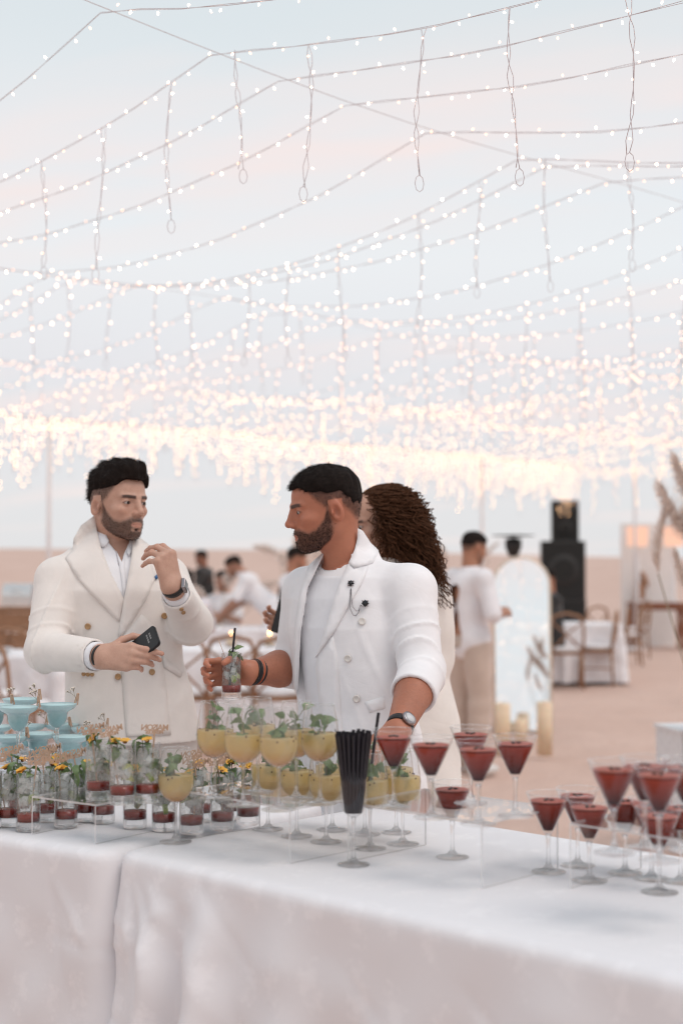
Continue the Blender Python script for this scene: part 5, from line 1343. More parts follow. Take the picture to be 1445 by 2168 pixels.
    def body(X, Y, Z):
        P = (X, Y, Z); d = loft(P, None, TM, btab); d = smin(d, rc(P, sr, er, .05, .04), .03); d = smin(d, rc(P, sl, el, .05, .04), .03); L = Vector((TM[0][1], TM[1][1], 0))
        for s in (-1, 1): h = Vector((hc.x, hc.y, 0.97)) + L * (.095 * s); d = smin(d, leg_sdf(P, h, Vector((h.x, h.y - .02, .5)), Vector((h.x, h.y, .09)), (.08, .055, .042)), .04)
        return smin(d, rc(P, nb, C, .052, .05), .03)
    Vb, Qb = sdf_mesh(body, (lo[0], lo[1], .03), (hi[0], hi[1] + .05, zz(1120)), .014)
    hd = make_head(C, M, nb + Vector((0, 0, -.03)), SK, SC, .0012, beard=.88, fade=.85, full=0.0)
    def chest(X, Y, Z):
        d = torso((X, Y, Z)) + .036; return smin(d, rc((X, Y, Z), C, nb, .052, .060), .03)
    Vc, Qc = sdf_mesh(chest, (nb.x - .12, D - .17, zz(1290)), (nb.x + .14, D + .12, zz(1110)), .006)
    me = skin_mesh('person', [hd, arm_piece(er, wr_, palm_r, fing_r, SK, .042, .029), arm_piece(el, wl_, palm_l, fing_l, SK, .042, .029), (Vc, Qc, np.tile(np.array(SK), (len(Vc), 1))), (Vb, Qb, np.tile(np.array(SK), (len(Vb), 1)))])
    root = link_mesh('person', me); tag(root, 'man in a cream double-breasted suit holding a black phone, one hand raised', 'person')
    eyes(root, C, M, (.2, 0), SC)
    make_hair(root, C, M, SC, dict(top=.018, side=.004, front=.004, hl=.087, quiff=1), 9000, .014, lambda p, n: np.stack([np.full(len(p), -.7), np.full(len(p), -.15), np.where(p[:, 0] > 0.07, .35, -.1)], 1), 9, spread=.25, lift=.22)
    stubble(root, hd, C, M, SC, fade_mask, 4600, .0045, 3, HAIR)
    stubble(root, hd, C, M, SC, lambda x, a_, z: beard_mask(x, a_, z, 0.0), 2000, .003, 6, HAIR, 'beard_edge')
    Lh = to_local(hd[0], C, M, SC); m = beard_mask(Lh[:, 0], np.abs(Lh[:, 1]), Lh[:, 2], 0.0); fm = m[hd[1]].min(1) > .55
    Vh, q4, q3 = blades(hd[0], hd[1][fm], 1800, .0028, .00032, lambda p, n: np.array([.1, -.1, -1.0])[None].repeat(len(p), 0), 8, .35, .6)
    link_mesh('beard', mesh_from('beard', Vh, q4 + q3), HAIR, root)
    jo = link_mesh('jacket', mesh_from('jacket', V, Q), CREAM, root)
    def shirt(X, Y, Z):
        P = (X, Y, Z); d = torso(P) + .017 + .0018 * np.sin(X * 60 + Z * 20) * smoothstep(zz(1150), zz(1220), Z)
        nk = rc(P, C + Vector((-.01, 0, -.03)), nb, .062, .074); col_ = smax(nk, (Z - zz(1118)) - 0.55 * ((X - nb.x) * -Fd.x + (Y - nb.y) * -Fd.y), .004)
        d = smin(smax(d, Z - zz(1120), .005), col_, .012); d0 = d
        d = smax(d, -rc(P, C, nb + Vector((0, 0, -.05)), .0585, .0605), .003)
        px, py = to_px(X, Y, Z); m = poly_sdf(px, py, skin_poly) / 700.; rem = np.maximum(m, Y - D - .01); return smax(d, -rem, .002), d0
    (Vs, Qs), (Vs0, Qs0) = sdf_mesh(shirt, (nb.x - .16, D - .18, zz(1330)), (nb.x + .2, D + .2, zz(1085)), .0045)
    so = link_mesh('shirt', mesh_from('shirt', Vs, Qs), SHIRT, root); sb = BVHTree.FromPolygons(Vs0.tolist(), Qs0.tolist())
    panel('collar', [(199, 1090), (209, 1098), (231, 1147), (222, 1160), (211, 1158), (203, 1130)], sb, .004, .003, SHIRT, so, 6)
    panel('collar', [(277, 1140), (286, 1126), (284, 1160), (272, 1180), (268, 1165)], sb, .004, .003, SHIRT, so, 6)
    panel('placket', [(246, 1166), (254, 1204), (262, 1268), (268, 1247), (264, 1180), (258, 1190)], sb, .001, .002, SHIRT, so, 6)
    panel('lapel', [(199, 1092), (172, 1112), (156, 1140), (154, 1166), (139, 1182), (165, 1225), (205, 1270), (252, 1317), (262, 1268), (232, 1209), (213, 1156)], bvh, .0015, .003, CREAM, jo)
    panel('lapel', [(283, 1136), (278, 1182), (267, 1247), (262, 1270), (250, 1346), (258, 1346), (285, 1308), (309, 1269), (328, 1226), (319, 1190), (332, 1176), (306, 1148)], bvh, .0015, .003, CREAM, jo)
    panel('front_flap', [(250, 1350), (262, 1346), (300, 1300), (330, 1330), (350, 1440), (362, 1556), (268, 1561), (259, 1450), (255, 1400)], bvh, .0005, .003, CREAM, jo, 12)
    panel('pocket_flap', [(343, 1388), (386, 1424), (381, 1434), (347, 1413)], bvh, .001, .0035, CREAM, jo)
    panel('pocket_square', [(330, 1228), (326, 1222), (334, 1214), (342, 1216)], bvh, .004, .002, simple('blue_silk', (.03, .12, .30), .4), jo, 4)
    TAN = simple('tan_button', (.42, .25, .12), .35)
    for px, py in ((187, 1326), (347, 1304), (321, 1423), (250, 1433)): button(px, py, bvh, .0095, TAN, jo)
    for px, py in ((380, 1281), (384, 1289), (388, 1296), (178, 1427), (187, 1428), (196, 1428)): button(px, py, bvh, .0062, TAN, jo, .002, 'cuff_button')
    BLK = MATS['black_strap']; SV = MATS['old_silver']
    def cuff(el_, wr, f0, f1, r, mat):
        ax = (wr - el_).normalized(); a = Vector(el_).lerp(wr, f0); b = Vector(el_).lerp(wr, f1); L = (b - a).length
        mb = MB(); mb.lathe([(r, 0), (r + .003, .001), (r + .003, L - .001), (r, L), (r - .003, L)], 26); o = mb.build('shirt_cuff', mat, root); o.location = a; o.rotation_mode = 'QUATERNION'; o.rotation_quaternion = ax.to_track_quat('Z', 'Y')
    cuff(er, wr_, .80, .96, .036, SHIRT); cuff(el, wl_, .66, .86, .034, SHIRT)
    ax = (wl_ - el).normalized(); wt = empty('smartwatch', Vector(wl_) - ax * .004, 0); wt.parent = root; tag(wt, 'black-strapped smartwatch with a steel case')
    mb = MB(); mb.lathe([(.0305, -.010), (.0335, -.0095), (.0335, .0095), (.0305, .010)], 28, close=True); o = mb.build('strap', BLK, wt); o.rotation_mode = 'QUATERNION'; o.rotation_quaternion = ax.to_track_quat('Z', 'Y')
    o2 = Vector((.80, -.6, .35)); o2 = (o2 - ax * o2.dot(ax)).normalized(); q = frame(ax, Z=o2)
    mb = MB(); mb.box((0, 0, 0), (.036, .031, .010)); mb.mi = 1; mb.box((0, 0, .0052), (.030, .026, .002)); o = mb.build('case', [SV, simple('watch_glass', (.01, .01, .012), .08)], wt); o.location = o2 * .036; o.rotation_mode = 'QUATERNION'; o.rotation_quaternion = q.to_quaternion()
    bm_ = o.modifiers.new('bevel', 'BEVEL'); bm_.width = .003; bm_.segments = 2
    # dark watch band at the other cuff
    axr = (wr_ - er).normalized(); mb = MB(); mb.lathe([(.031, -.004), (.0335, -.0035), (.0335, .0035), (.031, .004)], 26, close=True); o = mb.build('bracelet', BLK, root); o.location = Vector(wr_) + axr * .001; o.rotation_mode = 'QUATERNION'; o.rotation_quaternion = axr.to_track_quat('Z', 'Y')
    # trousers, shoes
    L = Vector((TM[0][1], TM[1][1], 0))
    def trs(X, Y, Z):
        P = (X, Y, Z); d = None
        for s in (-1, 1):
            h = Vector((hc.x, hc.y, 0.98)) + L * (.095 * s); k = leg_sdf(P, h, Vector((h.x, h.y - .02, .5)), Vector((h.x, h.y, .05)), (.105, .085, .075)); d = k if d is None else smin(d, k, .03)
        return smax(smax(d, .05 - Z, .01), Z - 1.08, .01)
    Vp, Qp = sdf_mesh(trs, (hc.x - .3, hc.y - .2, .03), (hc.x + .3, hc.y + .2, 1.1), .014); link_mesh('trousers', mesh_from('trousers', Vp, Qp), CREAM, root)
    for s in (-1, 1): shoe(root, Vector((hc.x, hc.y, 0)) + L * (.095 * s), math.atan2(Fd.y, Fd.x), MATS['white_leather'])
    # phone
    ph_x = Vector((.80, -.30, .62)).normalized()
    q = frame(ph_x, Z=(-0.25, -0.80, 0.55)); bm = bmesh.new(); bmesh.ops.create_cube(bm, size=1); bmesh.ops.scale(bm, vec=(.132, .070, .009), verts=bm.verts)
    bmesh.ops.bevel(bm, geom=[e for e in bm.edges if abs((e.verts[0].co - e.verts[1].co).z) > .005], offset=.010, segments=5, affect='EDGES', profile=.5)
    bmesh.ops.bevel(bm, geom=[e for e in bm.edges if abs((e.verts[0].co - e.verts[1].co).z) < 1e-5 and abs(abs(e.verts[0].co.z) - .0045) < 1e-4], offset=.0015, segments=2, affect='EDGES')
    me = bpy.data.meshes.new('phone'); bm.to_mesh(me); bm.free(); pc = at_d(297, 1372, 3.965)
    ph = empty('phone', pc, 0, 'black phone with small pale lettering, held at the waist', 'phone'); ph.rotation_mode = 'QUATERNION'; ph.rotation_quaternion = q.to_quaternion()
    link_mesh('body', me, simple('black_case', (.010, .010, .011), .4), ph)
    WP = simple('grey_print', (.25, .25, .25), .7)
    for r_, k_ in ((0, 3), (1, 4)):
        for q_ in range(k_): MB().box((.045 - r_ * .010, .016 - q_ * .0075, .0048), (.005, .0055, .0005)).build('print', WP, ph)
    return root
left_man()
# ------------------------------------------------------------------ woman with long curls behind the man with the brooch
def curly_woman():
    SK = (0.50, 0.29, 0.21); D = 4.62
    C = at_d(806, 1112, D); X = Vector((-0.86, -0.45, -0.22)); M = frame(X, (-.1, 0, 1)); SC = .95
    nb = at_d(838, 1205, D + .05); Fd = Vector((-0.75, -0.55, 0)).normalized(); TM = frame(Fd, (0, 0, 1))
    def zz(py): return at_d(800, py, D).z
    def cxy(px, py, d): p = at_d(px, py, d); return p.x, p.y
    tab = [(.45, .24, .20, *cxy(862, 1850, D)), (.80, .21, .17, *cxy(862, 1650, D)), (1.0, .185, .14, *cxy(862, 1520, D)), (1.15, .150, .115, *cxy(862, 1420, D)), (zz(1330), .165, .125, *cxy(860, 1330, D)), (zz(1260), .175, .115, *cxy(855, 1260, D)), (zz(1215), .12, .085, *cxy(848, 1215, D)), (zz(1180), .055, .055, *cxy(842, 1180, D))]
    sl = at_d(915, 1262, D - .05); el = at_d(922, 1395, D - .02); wl_ = at_d(860, 1450, D - .25)
    sr = at_d(790, 1262, D + .1); er = at_d(700, 1365, D + .12); wr_ = at_d(632, 1330, D + .12)
    def dress(X, Y, Z):
        P = (X, Y, Z); d = loft(P, None, TM, tab) + .003 * np.sin(Z * 25 + X * 30) ; d = smin(d, smin(rc(P, sl, el, .058, .052), rc(P, el, wl_, .052, .040), .02), .03); return smin(d, smin(rc(P, sr, er, .055, .050), rc(P, er, Vector(er).lerp(wr_, .75), .050, .042), .02), .03)
    V, Q = sdf_mesh(dress, (at_d(640, 1300, D).x, D - .35, .44), (at_d(965, 1300, D).x, D + .32, zz(1175)), .009)
    palm, fing = hand_cones(wr_, frame(Vector((-0.85, -0.15, 0.25)), Y=(0.2, 0.3, 1)), 'R', [(.5, .7, .4)] * 4, thumb=((0.7, 0.6, -0.4), (0.8, 0.3, -0.5), (0.8, 0, -0.6)), sc=.9)
    hd = make_head(C, M, nb, SK, SC, 0, .004, beard=0.0, fade=0.0)
    Vb, Qb = sdf_mesh(lambda X, Y, Z: smin(loft((X, Y, Z), None, TM, [(a, b - .03, c - .03, e, f) for a, b, c, e, f in tab]), np.minimum(leg_sdf((X, Y, Z), Vector((*cxy(850, 1700, D), .8)), Vector((*cxy(850, 1700, D), .45)), Vector((*cxy(850, 1700, D), .06)), (.07, .05, .04)), leg_sdf((X, Y, Z), Vector((*cxy(880, 1700, D + .06), .8)), Vector((*cxy(880, 1700, D + .06), .45)), Vector((*cxy(880, 1700, D + .06), .06)), (.07, .05, .04))), .03), (at_d(720, 1300, D).x, D - .3, .0), (at_d(965, 1300, D).x, D + .32, zz(1175)), .016)
    me = skin_mesh('person', [hd, arm_piece(er, wr_, palm, fing, SK, .036, .024, .004), (Vb, Qb, np.tile(np.array(SK), (len(Vb), 1)))])
    root = link_mesh('person', me); tag(root, 'woman with long dark curly hair and a cream dress, standing behind the bearded man', 'person')
    eyes(root, C, M, (0, -.5), SC); link_mesh('dress', mesh_from('dress', V, Q), fabric('cream_knit', (.80, .745, .70)), root)
    # hair: dark core and many coiled locks
    rg = random.Random(5); mb = MB(); Mn = M
    core = [at_d(812, 1090, D + .02), at_d(850, 1150, D + .02), at_d(888, 1212, D - .04), at_d(915, 1252, D - .06)]
    def coref(X, Y, Z):
        P = (X, Y, Z); x, y, z = local(P, C, M); d = smax(ell((x / SC, y / SC, z / SC), (-.012, 0, .04), (.098, .092, .092)) * SC, -(z - .015) + (x - .03) * 2.0, .02)
        d = smin(d, rc(P, core[0], core[1], .085, .085), .03); d = smin(d, rc(P, core[1], core[2], .085, .062), .03); return smin(d, rc(P, core[2], core[3], .062, .03), .02)
    Vc, Qc = sdf_mesh(coref, (at_d(720, 1, D).x, D - .15, zz(1300)), (at_d(960, 1, D).x, D + .22, zz(1010)), .008)
    mb.add(Vc.tolist(), Qc.tolist())
    for i in range(1000):
        th = rg.uniform(-2.9, 2.9); r0 = rg.uniform(.15, 1.0)
        p0 = C + M @ (Vector((-.012 + .098 * r0 * math.cos(th), .088 * r0 * math.sin(th), .04 + .092 * math.sqrt(max(0, 1 - r0 * r0)))) * SC)
        lx = (M.transposed() @ (p0 - C))
        if lx.x > .062 and lx.z < .09: continue
        w_ = rg.uniform(0, 1); yy = 1115 + 175 * w_; end = at_d(max(862, min(912 + 46 * w_, rg.gauss(890 + 40 * w_, 20))), yy, D - rg.uniform(.02, .17))
        if rg.random() < .32: end = at_d(rg.gauss(845, 26), rg.uniform(1120, 1190), D - rg.uniform(.08, .15))
        px_e = to_px(end.x, end.y, end.z)
        out = (p0 - C).normalized(); p1 = p0 + out * .03 + Vector((.03, 0, .0)); n = 64; pts = []; rad = rg.uniform(.006, .016); fr = rg.uniform(4, 7.5); ph = rg.uniform(0, 6.28)
        ctrl = p1.lerp(end, .5) + Vector((.015, 0, .03)) + out * .012
        for j in range(n + 1):
            t_ = j / n; b = p0 * (1 - t_) ** 3 + p1 * 3 * t_ * (1 - t_) ** 2 + ctrl * 3 * t_ ** 2 * (1 - t_) + end * t_ ** 3
            w = rad * min(1, t_ * 2.2); b = b + Vector((w * math.cos(fr * 6.28 * t_ + ph), w * math.sin(fr * 6.28 * t_ + ph), w * .4 * math.sin(fr * 6.28 * t_ * 1.0 + ph + 1))); pts.append(b)
        mb.tube(pts, .0018, 3, False, [.0021 * (1 - .35 * j / n) for j in range(n + 1)])
    mb.build('hair', CURL, root)
    # black menu card in her hand
    q = frame(Vector((0.25, 0.1, 0.95)), Z=(-0.2, -0.95, 0.1)); o = empty('menu_holder', at_d(612, 1296, D + .02), 0, 'black card holder with faint white lettering, held behind the bearded man', 'menu'); o.rotation_mode = 'QUATERNION'; o.rotation_quaternion = q.to_quaternion()
    MB().box((0, 0, 0), (.150, .085, .007)).build('board', MATS['black_case'], o)
    WP = simple('grey_print', (.25, .25, .25), .7)
    for k in range(3): MB().box((.040 - .004 * k, .020 - .016 * k, .0038), (.014, .011, .0006)).build('print', WP, o)
curly_woman()

# ------------------------------------------------------------------ guests in the background
def figure(label, p, yaw, pose, skin, top_m, bot_m, hair_m=HAIR, sc=1.0, group=None, long_hair=False, skirt=False, sleeves=.35, cap=None):
    """guest built in local space: x forward, y to the left, z up"""
    if pose == 'stand':
        hip = Vector((0, 0, .93)); sh = Vector((0, 0, 1.43)); hd = Vector((.03, 0, 1.63)); kn = [(.01, s * .10, .5) for s in (1, -1)]; an = [(0, s * .11, .08) for s in (1, -1)]
        el = [Vector((.0, s * .27, 1.14)) for s in (1, -1)]; wr = [Vector((.24, s * .12, 1.17)) for s in (1, -1)]; pitch = .25
    elif pose == 'sit':
        hip = Vector((0, 0, .50)); sh = Vector((.02, 0, .98)); hd = Vector((.05, 0, 1.19)); kn = [(.42, s * .12, .50) for s in (1, -1)]; an = [(.40, s * .12, .08) for s in (1, -1)]
        el = [Vector((.12, s * .26, .74)) for s in (1, -1)]; wr = [Vector((.33, s * .15, .80)) for s in (1, -1)]; pitch = .15
    else:
        hip = Vector((-.1, 0, .90)); sh = Vector((.22, 0, 1.28)); hd = Vector((.38, 0, 1.42)); kn = [(-.02, s * .11, .5) for s in (1, -1)]; an = [(-.04, s * .12, .08) for s in (1, -1)]
        el = [Vector((.34, s * .25, 1.02)) for s in (1, -1)]; wr = [Vector((.52, s * .14, .86)) for s in (1, -1)]; pitch = .5
    M = frame(Vector((math.cos(pitch), 0, -math.sin(pitch))), (0, 0, 1)); S = [sh + Vector((0, s * .17, -.02)) for s in (1, -1)]; H = [hip + Vector((0, s * .09, -.02)) for s in (1, -1)]
    def trunk(P, g):
        d = rc(P, hip + Vector((0, .05, .05)), hip + Vector((0, -.05, .05)), .115 + g, .115 + g); d = smin(d, rc(P, hip, sh + Vector((0, 0, -.12)), .115 + g, .125 + g), .06)
        return smin(d, rc(P, S[0], S[1], .062 + g, .062 + g), .09)
    def body(X, Y, Z):
        P = (X, Y, Z); d = trunk(P, -.02)
        for i in range(2): d = smin(d, smin(rc(P, S[i], el[i], .045, .038), rc(P, el[i], wr[i], .040, .026), .02), .03); d = smin(d, leg_sdf(P, H[i], kn[i], an[i], (.075, .052, .04)), .03)
        return smin(d, rc(P, sh, hd, .055, .05), .03)
    lo, hi = bounds([hip, sh, *S, *H, *el, *wr, *[Vector(k) for k in kn], *[Vector(k) for k in an]], .13); lo[2] = 0.02
    V, Q = sdf_mesh(body, lo, hi, .014); parts = [(V, Q, np.tile(np.array(skin), (len(V), 1))), make_head(hd, M, sh, skin, 1.0, .001, .0055, beard=0 if long_hair else .6, fade=0 if long_hair else .8)]
    for i in range(2):
        dr = (wr[i] - el[i]).normalized(); Mh = frame(dr, Z=(0, (1, -1)[i] * .8, .6)); 
        pl, fg = hand_cones(wr[i], Mh, 'R', [(.4, .5, .3)] * 4); parts.append(arm_piece(Vector(el[i]).lerp(wr[i], .5), wr[i], pl, fg, skin, .034, .027, .005))
    root = link_mesh('person', skin_mesh('person', parts)); root.location = p; root.rotation_euler = (0, 0, yaw); root.scale = (sc,) * 3; tag(root, label, 'person', group)
    def top(X, Y, Z):
        P = (X, Y, Z); d = trunk(P, .012) + .004 * np.sin(Z * 22 + Y * 19)
        for i in range(2):
            if sleeves < .5: k = rc(P, S[i], Vector(S[i]).lerp(el[i], .3 + sleeves * 1.4), .062, .066)
            else: k = smin(rc(P, S[i], el[i], .06, .054), rc(P, el[i], Vector(el[i]).lerp(wr[i], .9), .054, .042), .02)
            d = smin(d, k, .035)
        d = smin(d, smax(rc(P, sh, hd, .068, .064), Z - sh.z - .075, .01), .02)
        return smax(d, hip.z - .10 - Z if not skirt else -1 + 0 * Z, .01)
    V, Q = sdf_mesh(top, lo, hi + np.array([0, 0, .1]), .010); link_mesh('shirt' if not skirt else 'dress_top', mesh_from('shirt', V, Q), top_m, root)
    def bot(X, Y, Z):
        P = (X, Y, Z); d = rc(P, hip + Vector((0, .04, .02)), hip + Vector((0, -.04, .02)), .125, .125)
        for i in range(2): d = smin(d, leg_sdf(P, H[i], kn[i], an[i], (.100, .082, .075) if not skirt else (.13, .13, .12)), .03 if not skirt else .12)
        return smax(d + .004 * np.sin(Z * 16 + X * 20), .05 - Z, .01)
    V, Q = sdf_mesh(bot, lo, hi, .014); link_mesh('trousers' if not skirt else 'skirt', mesh_from('trousers', V, Q), bot_m, root)
    for i in range(2): shoe(root, (an[i][0], an[i][1], 0), 0, MATS['white_leather'])
    if long_hair:
        def hf(X, Y, Z):
            P = (X, Y, Z); x, y, z = local(P, hd, M); d = hair_sdf(x, y, z, .02, .012); return smin(d, rc(P, hd + Vector((-.07, 0, .02)), hd + Vector((-.11, 0, -.30)), .075, .06), .04)
        V, Q = sdf_mesh(hf, np.array(hd) - .36, np.array(hd) + .22, .010); link_mesh('hair', mesh_from('hair', V, Q), hair_m, root)
    else: make_hair(root, Vector((0, 0, 0)), M, 1.0, dict(top=.014, side=.005), 500, .012, lambda p_, n: np.stack([np.full(len(p_), .5), 0 * p_[:, 0], 0 * p_[:, 0]], 1), 3, .006, hair_m).location = hd
    return root
def ground(px, d): p = at_d(px, 1200, d); return Vector((p.x, p.y, 0))
LINEN = fabric('white_linen', (.80, .78, .80)); BEIGE = fabric('beige_chino', (.56, .44, .37)); BLACKF = fabric('black_cloth', (.02, .018, .018)); LILAC = fabric('lilac_white', (.74, .70, .74)); TANF = fabric('tan_cloth', (.52, .36, .26))
figure('man seen from behind in a white short-sleeved shirt and beige trousers', ground(992, 10.4), R(35), 'stand', (.42, .20, .12), LINEN, BEIGE, sc=1.0, sleeves=.45)
figure('person in black clothes standing by the far guest tables', ground(432, 22), R(160), 'stand', (.30, .13, .08), BLACKF, BLACKF, sleeves=.8)
figure('person in white bending over the guest table with the candles', ground(566, 17.5), R(170), 'bend', (.40, .20, .13), LINEN, LINEN, sc=1.06)
figure('short-haired man in white standing behind the bearded man', ground(618, 13.4), R(20), 'stand', (.44, .20, .12), LINEN, LINEN, sc=.96)
figure('seated guest in lilac-white beside the person in black', ground(392, 15.5), R(100), 'sit', (.44, .24, .17), LILAC, LILAC, sc=1.12, long_hair=True, skirt=True)
figure('seated guest in pale clothes between the candles and the person in black', ground(478, 18.5), R(-120), 'sit', (.44, .24, .17), LINEN, TANF, sc=1.1)
figure('guest in black seated in front of the loudspeakers', ground(1168, 18.0), R(190), 'sit', (.42, .18, .10), BLACKF, BLACKF, sc=1.12, sleeves=.8)
# ------------------------------------------------------------------ background furniture
CW = simple('honey_wood', (.30, .155, .085), .6, .2, 25); CUSH = fabric('white_cushion', (.80, .78, .79))
def chair_proto():
    t = empty('cross_back_chair', (0, 0, 0), 0, 'x', 'chair', 'x')
    legs = [(.19, .19), (.19, -.19), (-.19, .18), (-.19, -.18)]
    for i, (x, y) in enumerate(legs): MB().tube([(x * 1.12, y * 1.1, 0), (x, y, .44)], .018, 8, True, [.015, .019]).build('leg', CW, t)
    MB().lathe([(0, .425), (.215, .425), (.225, .44), (.215, .46), (0, .462)], 20).build('seat', CW, t)
    c = MB(); c.lathe([(0, .463), (.19, .463), (.205, .48), (.19, .505), (0, .515)], 20); c.build('cushion', CUSH, t)
    hoop = [(-.19, .19, .45), (-.215, .205, .62), (-.235, .20, .80), (-.245, .15, .90), (-.25, .0, .935), (-.245, -.15, .90), (-.235, -.20, .80), (-.215, -.205, .62), (-.19, -.19, .45)]
    MB().tube(hoop, .018, 8).build('back_hoop', CW, t)
    MB().tube([(-.235, .19, .83), (-.245, .03, .70), (-.225, -.11, .56), (-.20, -.18, .48)], .012, 6).build('cross_bar', CW, t)
    MB().tube([(-.235, -.19, .83), (-.248, -.03, .70), (-.225, .11, .56), (-.20, .18, .48)], .012, 6).build('cross_bar', CW, t)
    for y in (-1, 1): MB().tube([(.20, y * .195, .22), (-.20, y * .19, .22)], .010, 6).build('stretcher', CW, t)
    return t
CHAIR = chair_proto(); used = [False]
def chair(px, d, yaw, label, group):
    o = CHAIR if not used[0] else copy_tree(CHAIR); used[0] = True
    o.location = ground(px, d); o.rotation_euler = (0, 0, yaw); o['label'] = label; o['group'] = group
for px, d, y in ((398, 11.6, 86), (492, 11.9, 92), (588, 11.6, 95)): chair(px, d, R(y), 'wooden cross-back chair with its back turned, at the table with the candles', 'chairs at the candle table')
for px, d, y in ((52, 10.6, 40), (118, 12.4, 120), (-12, 11.4, 60), (20, 13.3, 100), (80, 13.6, 80)): chair(px, d, R(y), 'wooden cross-back chair beside the man in the cream suit', 'chairs near the cream suit')
for px, d, y in ((1196, 17.6, 84), (1262, 18.2, 165), (1290, 19.8, 170), (1322, 21.5, 178), (1240, 20.6, 120), (1338, 23.5, 185)): chair(px, d, R(y), 'wooden cross-back chair with white cushion beside the arched mirror', 'chairs beside the mirror')
def guest_table(c, L, W, yaw, h, label, seed):
    eu = Vector((math.cos(yaw), math.sin(yaw), 0)); en = Vector((-eu.y, eu.x, 0)); P0 = Vector((c.x, c.y, 0)) - eu * L / 2 - en * W / 2
    tag(cloth('guest_tablecloth', P0, eu, en, L, W, h, '', seed, LINEN, flare=.4), label, 'tablecloth', 'white cloths on the guest tables')
guest_table(ground(510, 13.0), 2.6, .8, R(2), .77, 'white cloth over the long guest table with the candles', 3)
guest_table(ground(20, 12.4), 1.5, .8, R(-20), .76, 'white cloth over the guest table beside the wooden counter', 4)
guest_table(ground(1196, 18.6), 1.25, .8, R(4), .77, 'white cloth over the guest table beside the loudspeakers', 5)
guest_table(ground(430, 17.2), 2.4, .9, R(5), .77, 'white cloth over the table where guests are seated', 6)
# candles
WAX = simple('ivory_wax', (.78, .62, .44), .5, Subsurface_Weight=.2); FL = emit('flame', (1.0, .55, .22), 18.0, True)
def candle(p, r, h, label, group, glass=False, lit=False):
    t = empty('candle', p, 0, label, 'candle', group)
    MB().lathe([(0, 0), (r, 0), (r, h), (r * .8, h + .004), (r * .5, h - .006), (0, h - .008)], 20).build('wax', WAX, t)
    MB().tube([(0, 0, h - .01), (0, .002, h + .012)], .0015, 5).build('wick', MATS['black_strap'], t)
    if lit: MB().lathe([(0, h + .010), (.007, h + .02), (.005, h + .034), (0, h + .052)], 10).build('flame', FL, t)
    if glass: MB().lathe([(0, -.002), (r * 1.7, -.002), (r * 1.8, h * 2.2)], 24).build('hurricane_glass', GL, t)
for px, d in ((490, 13.0), (571, 13.1)): candle(Vector((*ground(px, d).xy, .772)), .045, .09, 'lit candle in a glass cylinder on the long guest table', 'candles on the guest table', True, True)
candle(ground(1062, 11.5) + Vector((0, 0, .0)), .062, .40, 'tall ivory pillar candle at the foot of the mirror, beside the man in beige trousers', None)
candle(ground(1150, 11.4) + Vector((0, 0, .0)), .062, .42, 'tall ivory pillar candle at the foot of the mirror, on the chair side', None)
candle(ground(1100, 12.2), .05, .20, 'short ivory pillar candle between two taller ones at the mirror', None)
# arched mirror
def mirror():
    t = empty('arched_mirror', ground(1105, 12.9), 0, 'tall arched mirror standing on the sand, reflecting sky and bulbs', 'mirror')
    t.rotation_euler = (R(-7.5), 0, R(-4)); W, H = .255, 1.60; out = [(-W, .02)] + [(-W, H - W)] + [(W * math.cos(a), H - W + W * math.sin(a)) for a in np.linspace(math.pi, 0, 25)[1:-1]] + [(W, H - W), (W, .02)]
    MM = NT('mirror_glass'); g = MM.n('ShaderNodeBsdfGlossy'); g.inputs['Roughness'].default_value = 0.0; g.inputs[0].default_value = (.93, .95, .95, 1); mm = MM.done(g.outputs[0])
    n = len(out); V = [(x, -.006, z) for x, z in out] + [(x, .006, z) for x, z in out]; Fc = [tuple(range(n)), tuple(range(2 * n - 1, n - 1, -1))] + [(i, i + n, (i + 1) % n + n, (i + 1) % n) for i in range(n)]
    link_mesh('mirror_pane', mesh_from('mirror_pane', V, Fc, False), mm, t)
    MB().tube([(x, 0, z) for x, z in out] + [(out[0][0], 0, out[0][1])], .013, 8).build('frame', simple('pale_gold', (.72, .60, .48), .35, Metallic=.6), t)
    MB().tube([(0, .01, 1.2), (0, .55, .05)], .012, 6).build('rear_strut', simple('pale_gold', (.7, .6, .5)), t)
mirror()
# loudspeakers
BK = simple('black_plastic', (.018, .017, .017), .55); GR = simple('speaker_grille', (.012, .012, .012), .8, .3, 400)
def speaker(name, p, size, label, yaw=0.0, n=1):
    t = empty(name, p, yaw, label, 'loudspeaker', None); w, dp, h = size
    o = MB().box((0, 0, h / 2), (w, dp, h)).build('cabinet', BK, t); b = o.modifiers.new('b', 'BEVEL'); b.width = .012; b.segments = 2
    MB().box((0, -dp / 2 - .006, h / 2), (w * .9, .010, h * .92)).build('grille', GR, t)
    for k in range(n):
        r = min(w * .36, h / n * .36); m = MB(); m.lathe([(r, 0), (r * .95, .012), (r * .3, -.02), (0, -.012)], 20); c = m.build('driver', BK, t); c.location = (0, -dp / 2 - .012, h * (k + .5) / n); c.rotation_euler = (R(90), 0, 0)
    for s in (-1, 1): MB().box((s * (w / 2 + .004), 0, h * .6), (.006, .10, .03)).build('handle', GR, t)
s0 = ground(1190, 24)
speaker('subwoofer', s0, (.74, .6, .96), 'black bass cabinet standing on the sand beneath the wide cabinet', R(-6))
speaker('loudspeaker', s0 + Vector((0, 0, .962)), (.73, .55, .97), 'wide black loudspeaker cabinet stacked on the bass cabinet', R(-6))
speaker('subwoofer', s0 + Vector((.15, .7, 0)), (.46, .5, 1.36), 'narrow black bass cabinet behind the wide cabinets', R(-6))
speaker('column_speaker', s0 + Vector((.15, .7, 1.362)), (.46, .46, 1.28), 'tall narrow black loudspeaker rising above the wide cabinet', R(-6), 4)
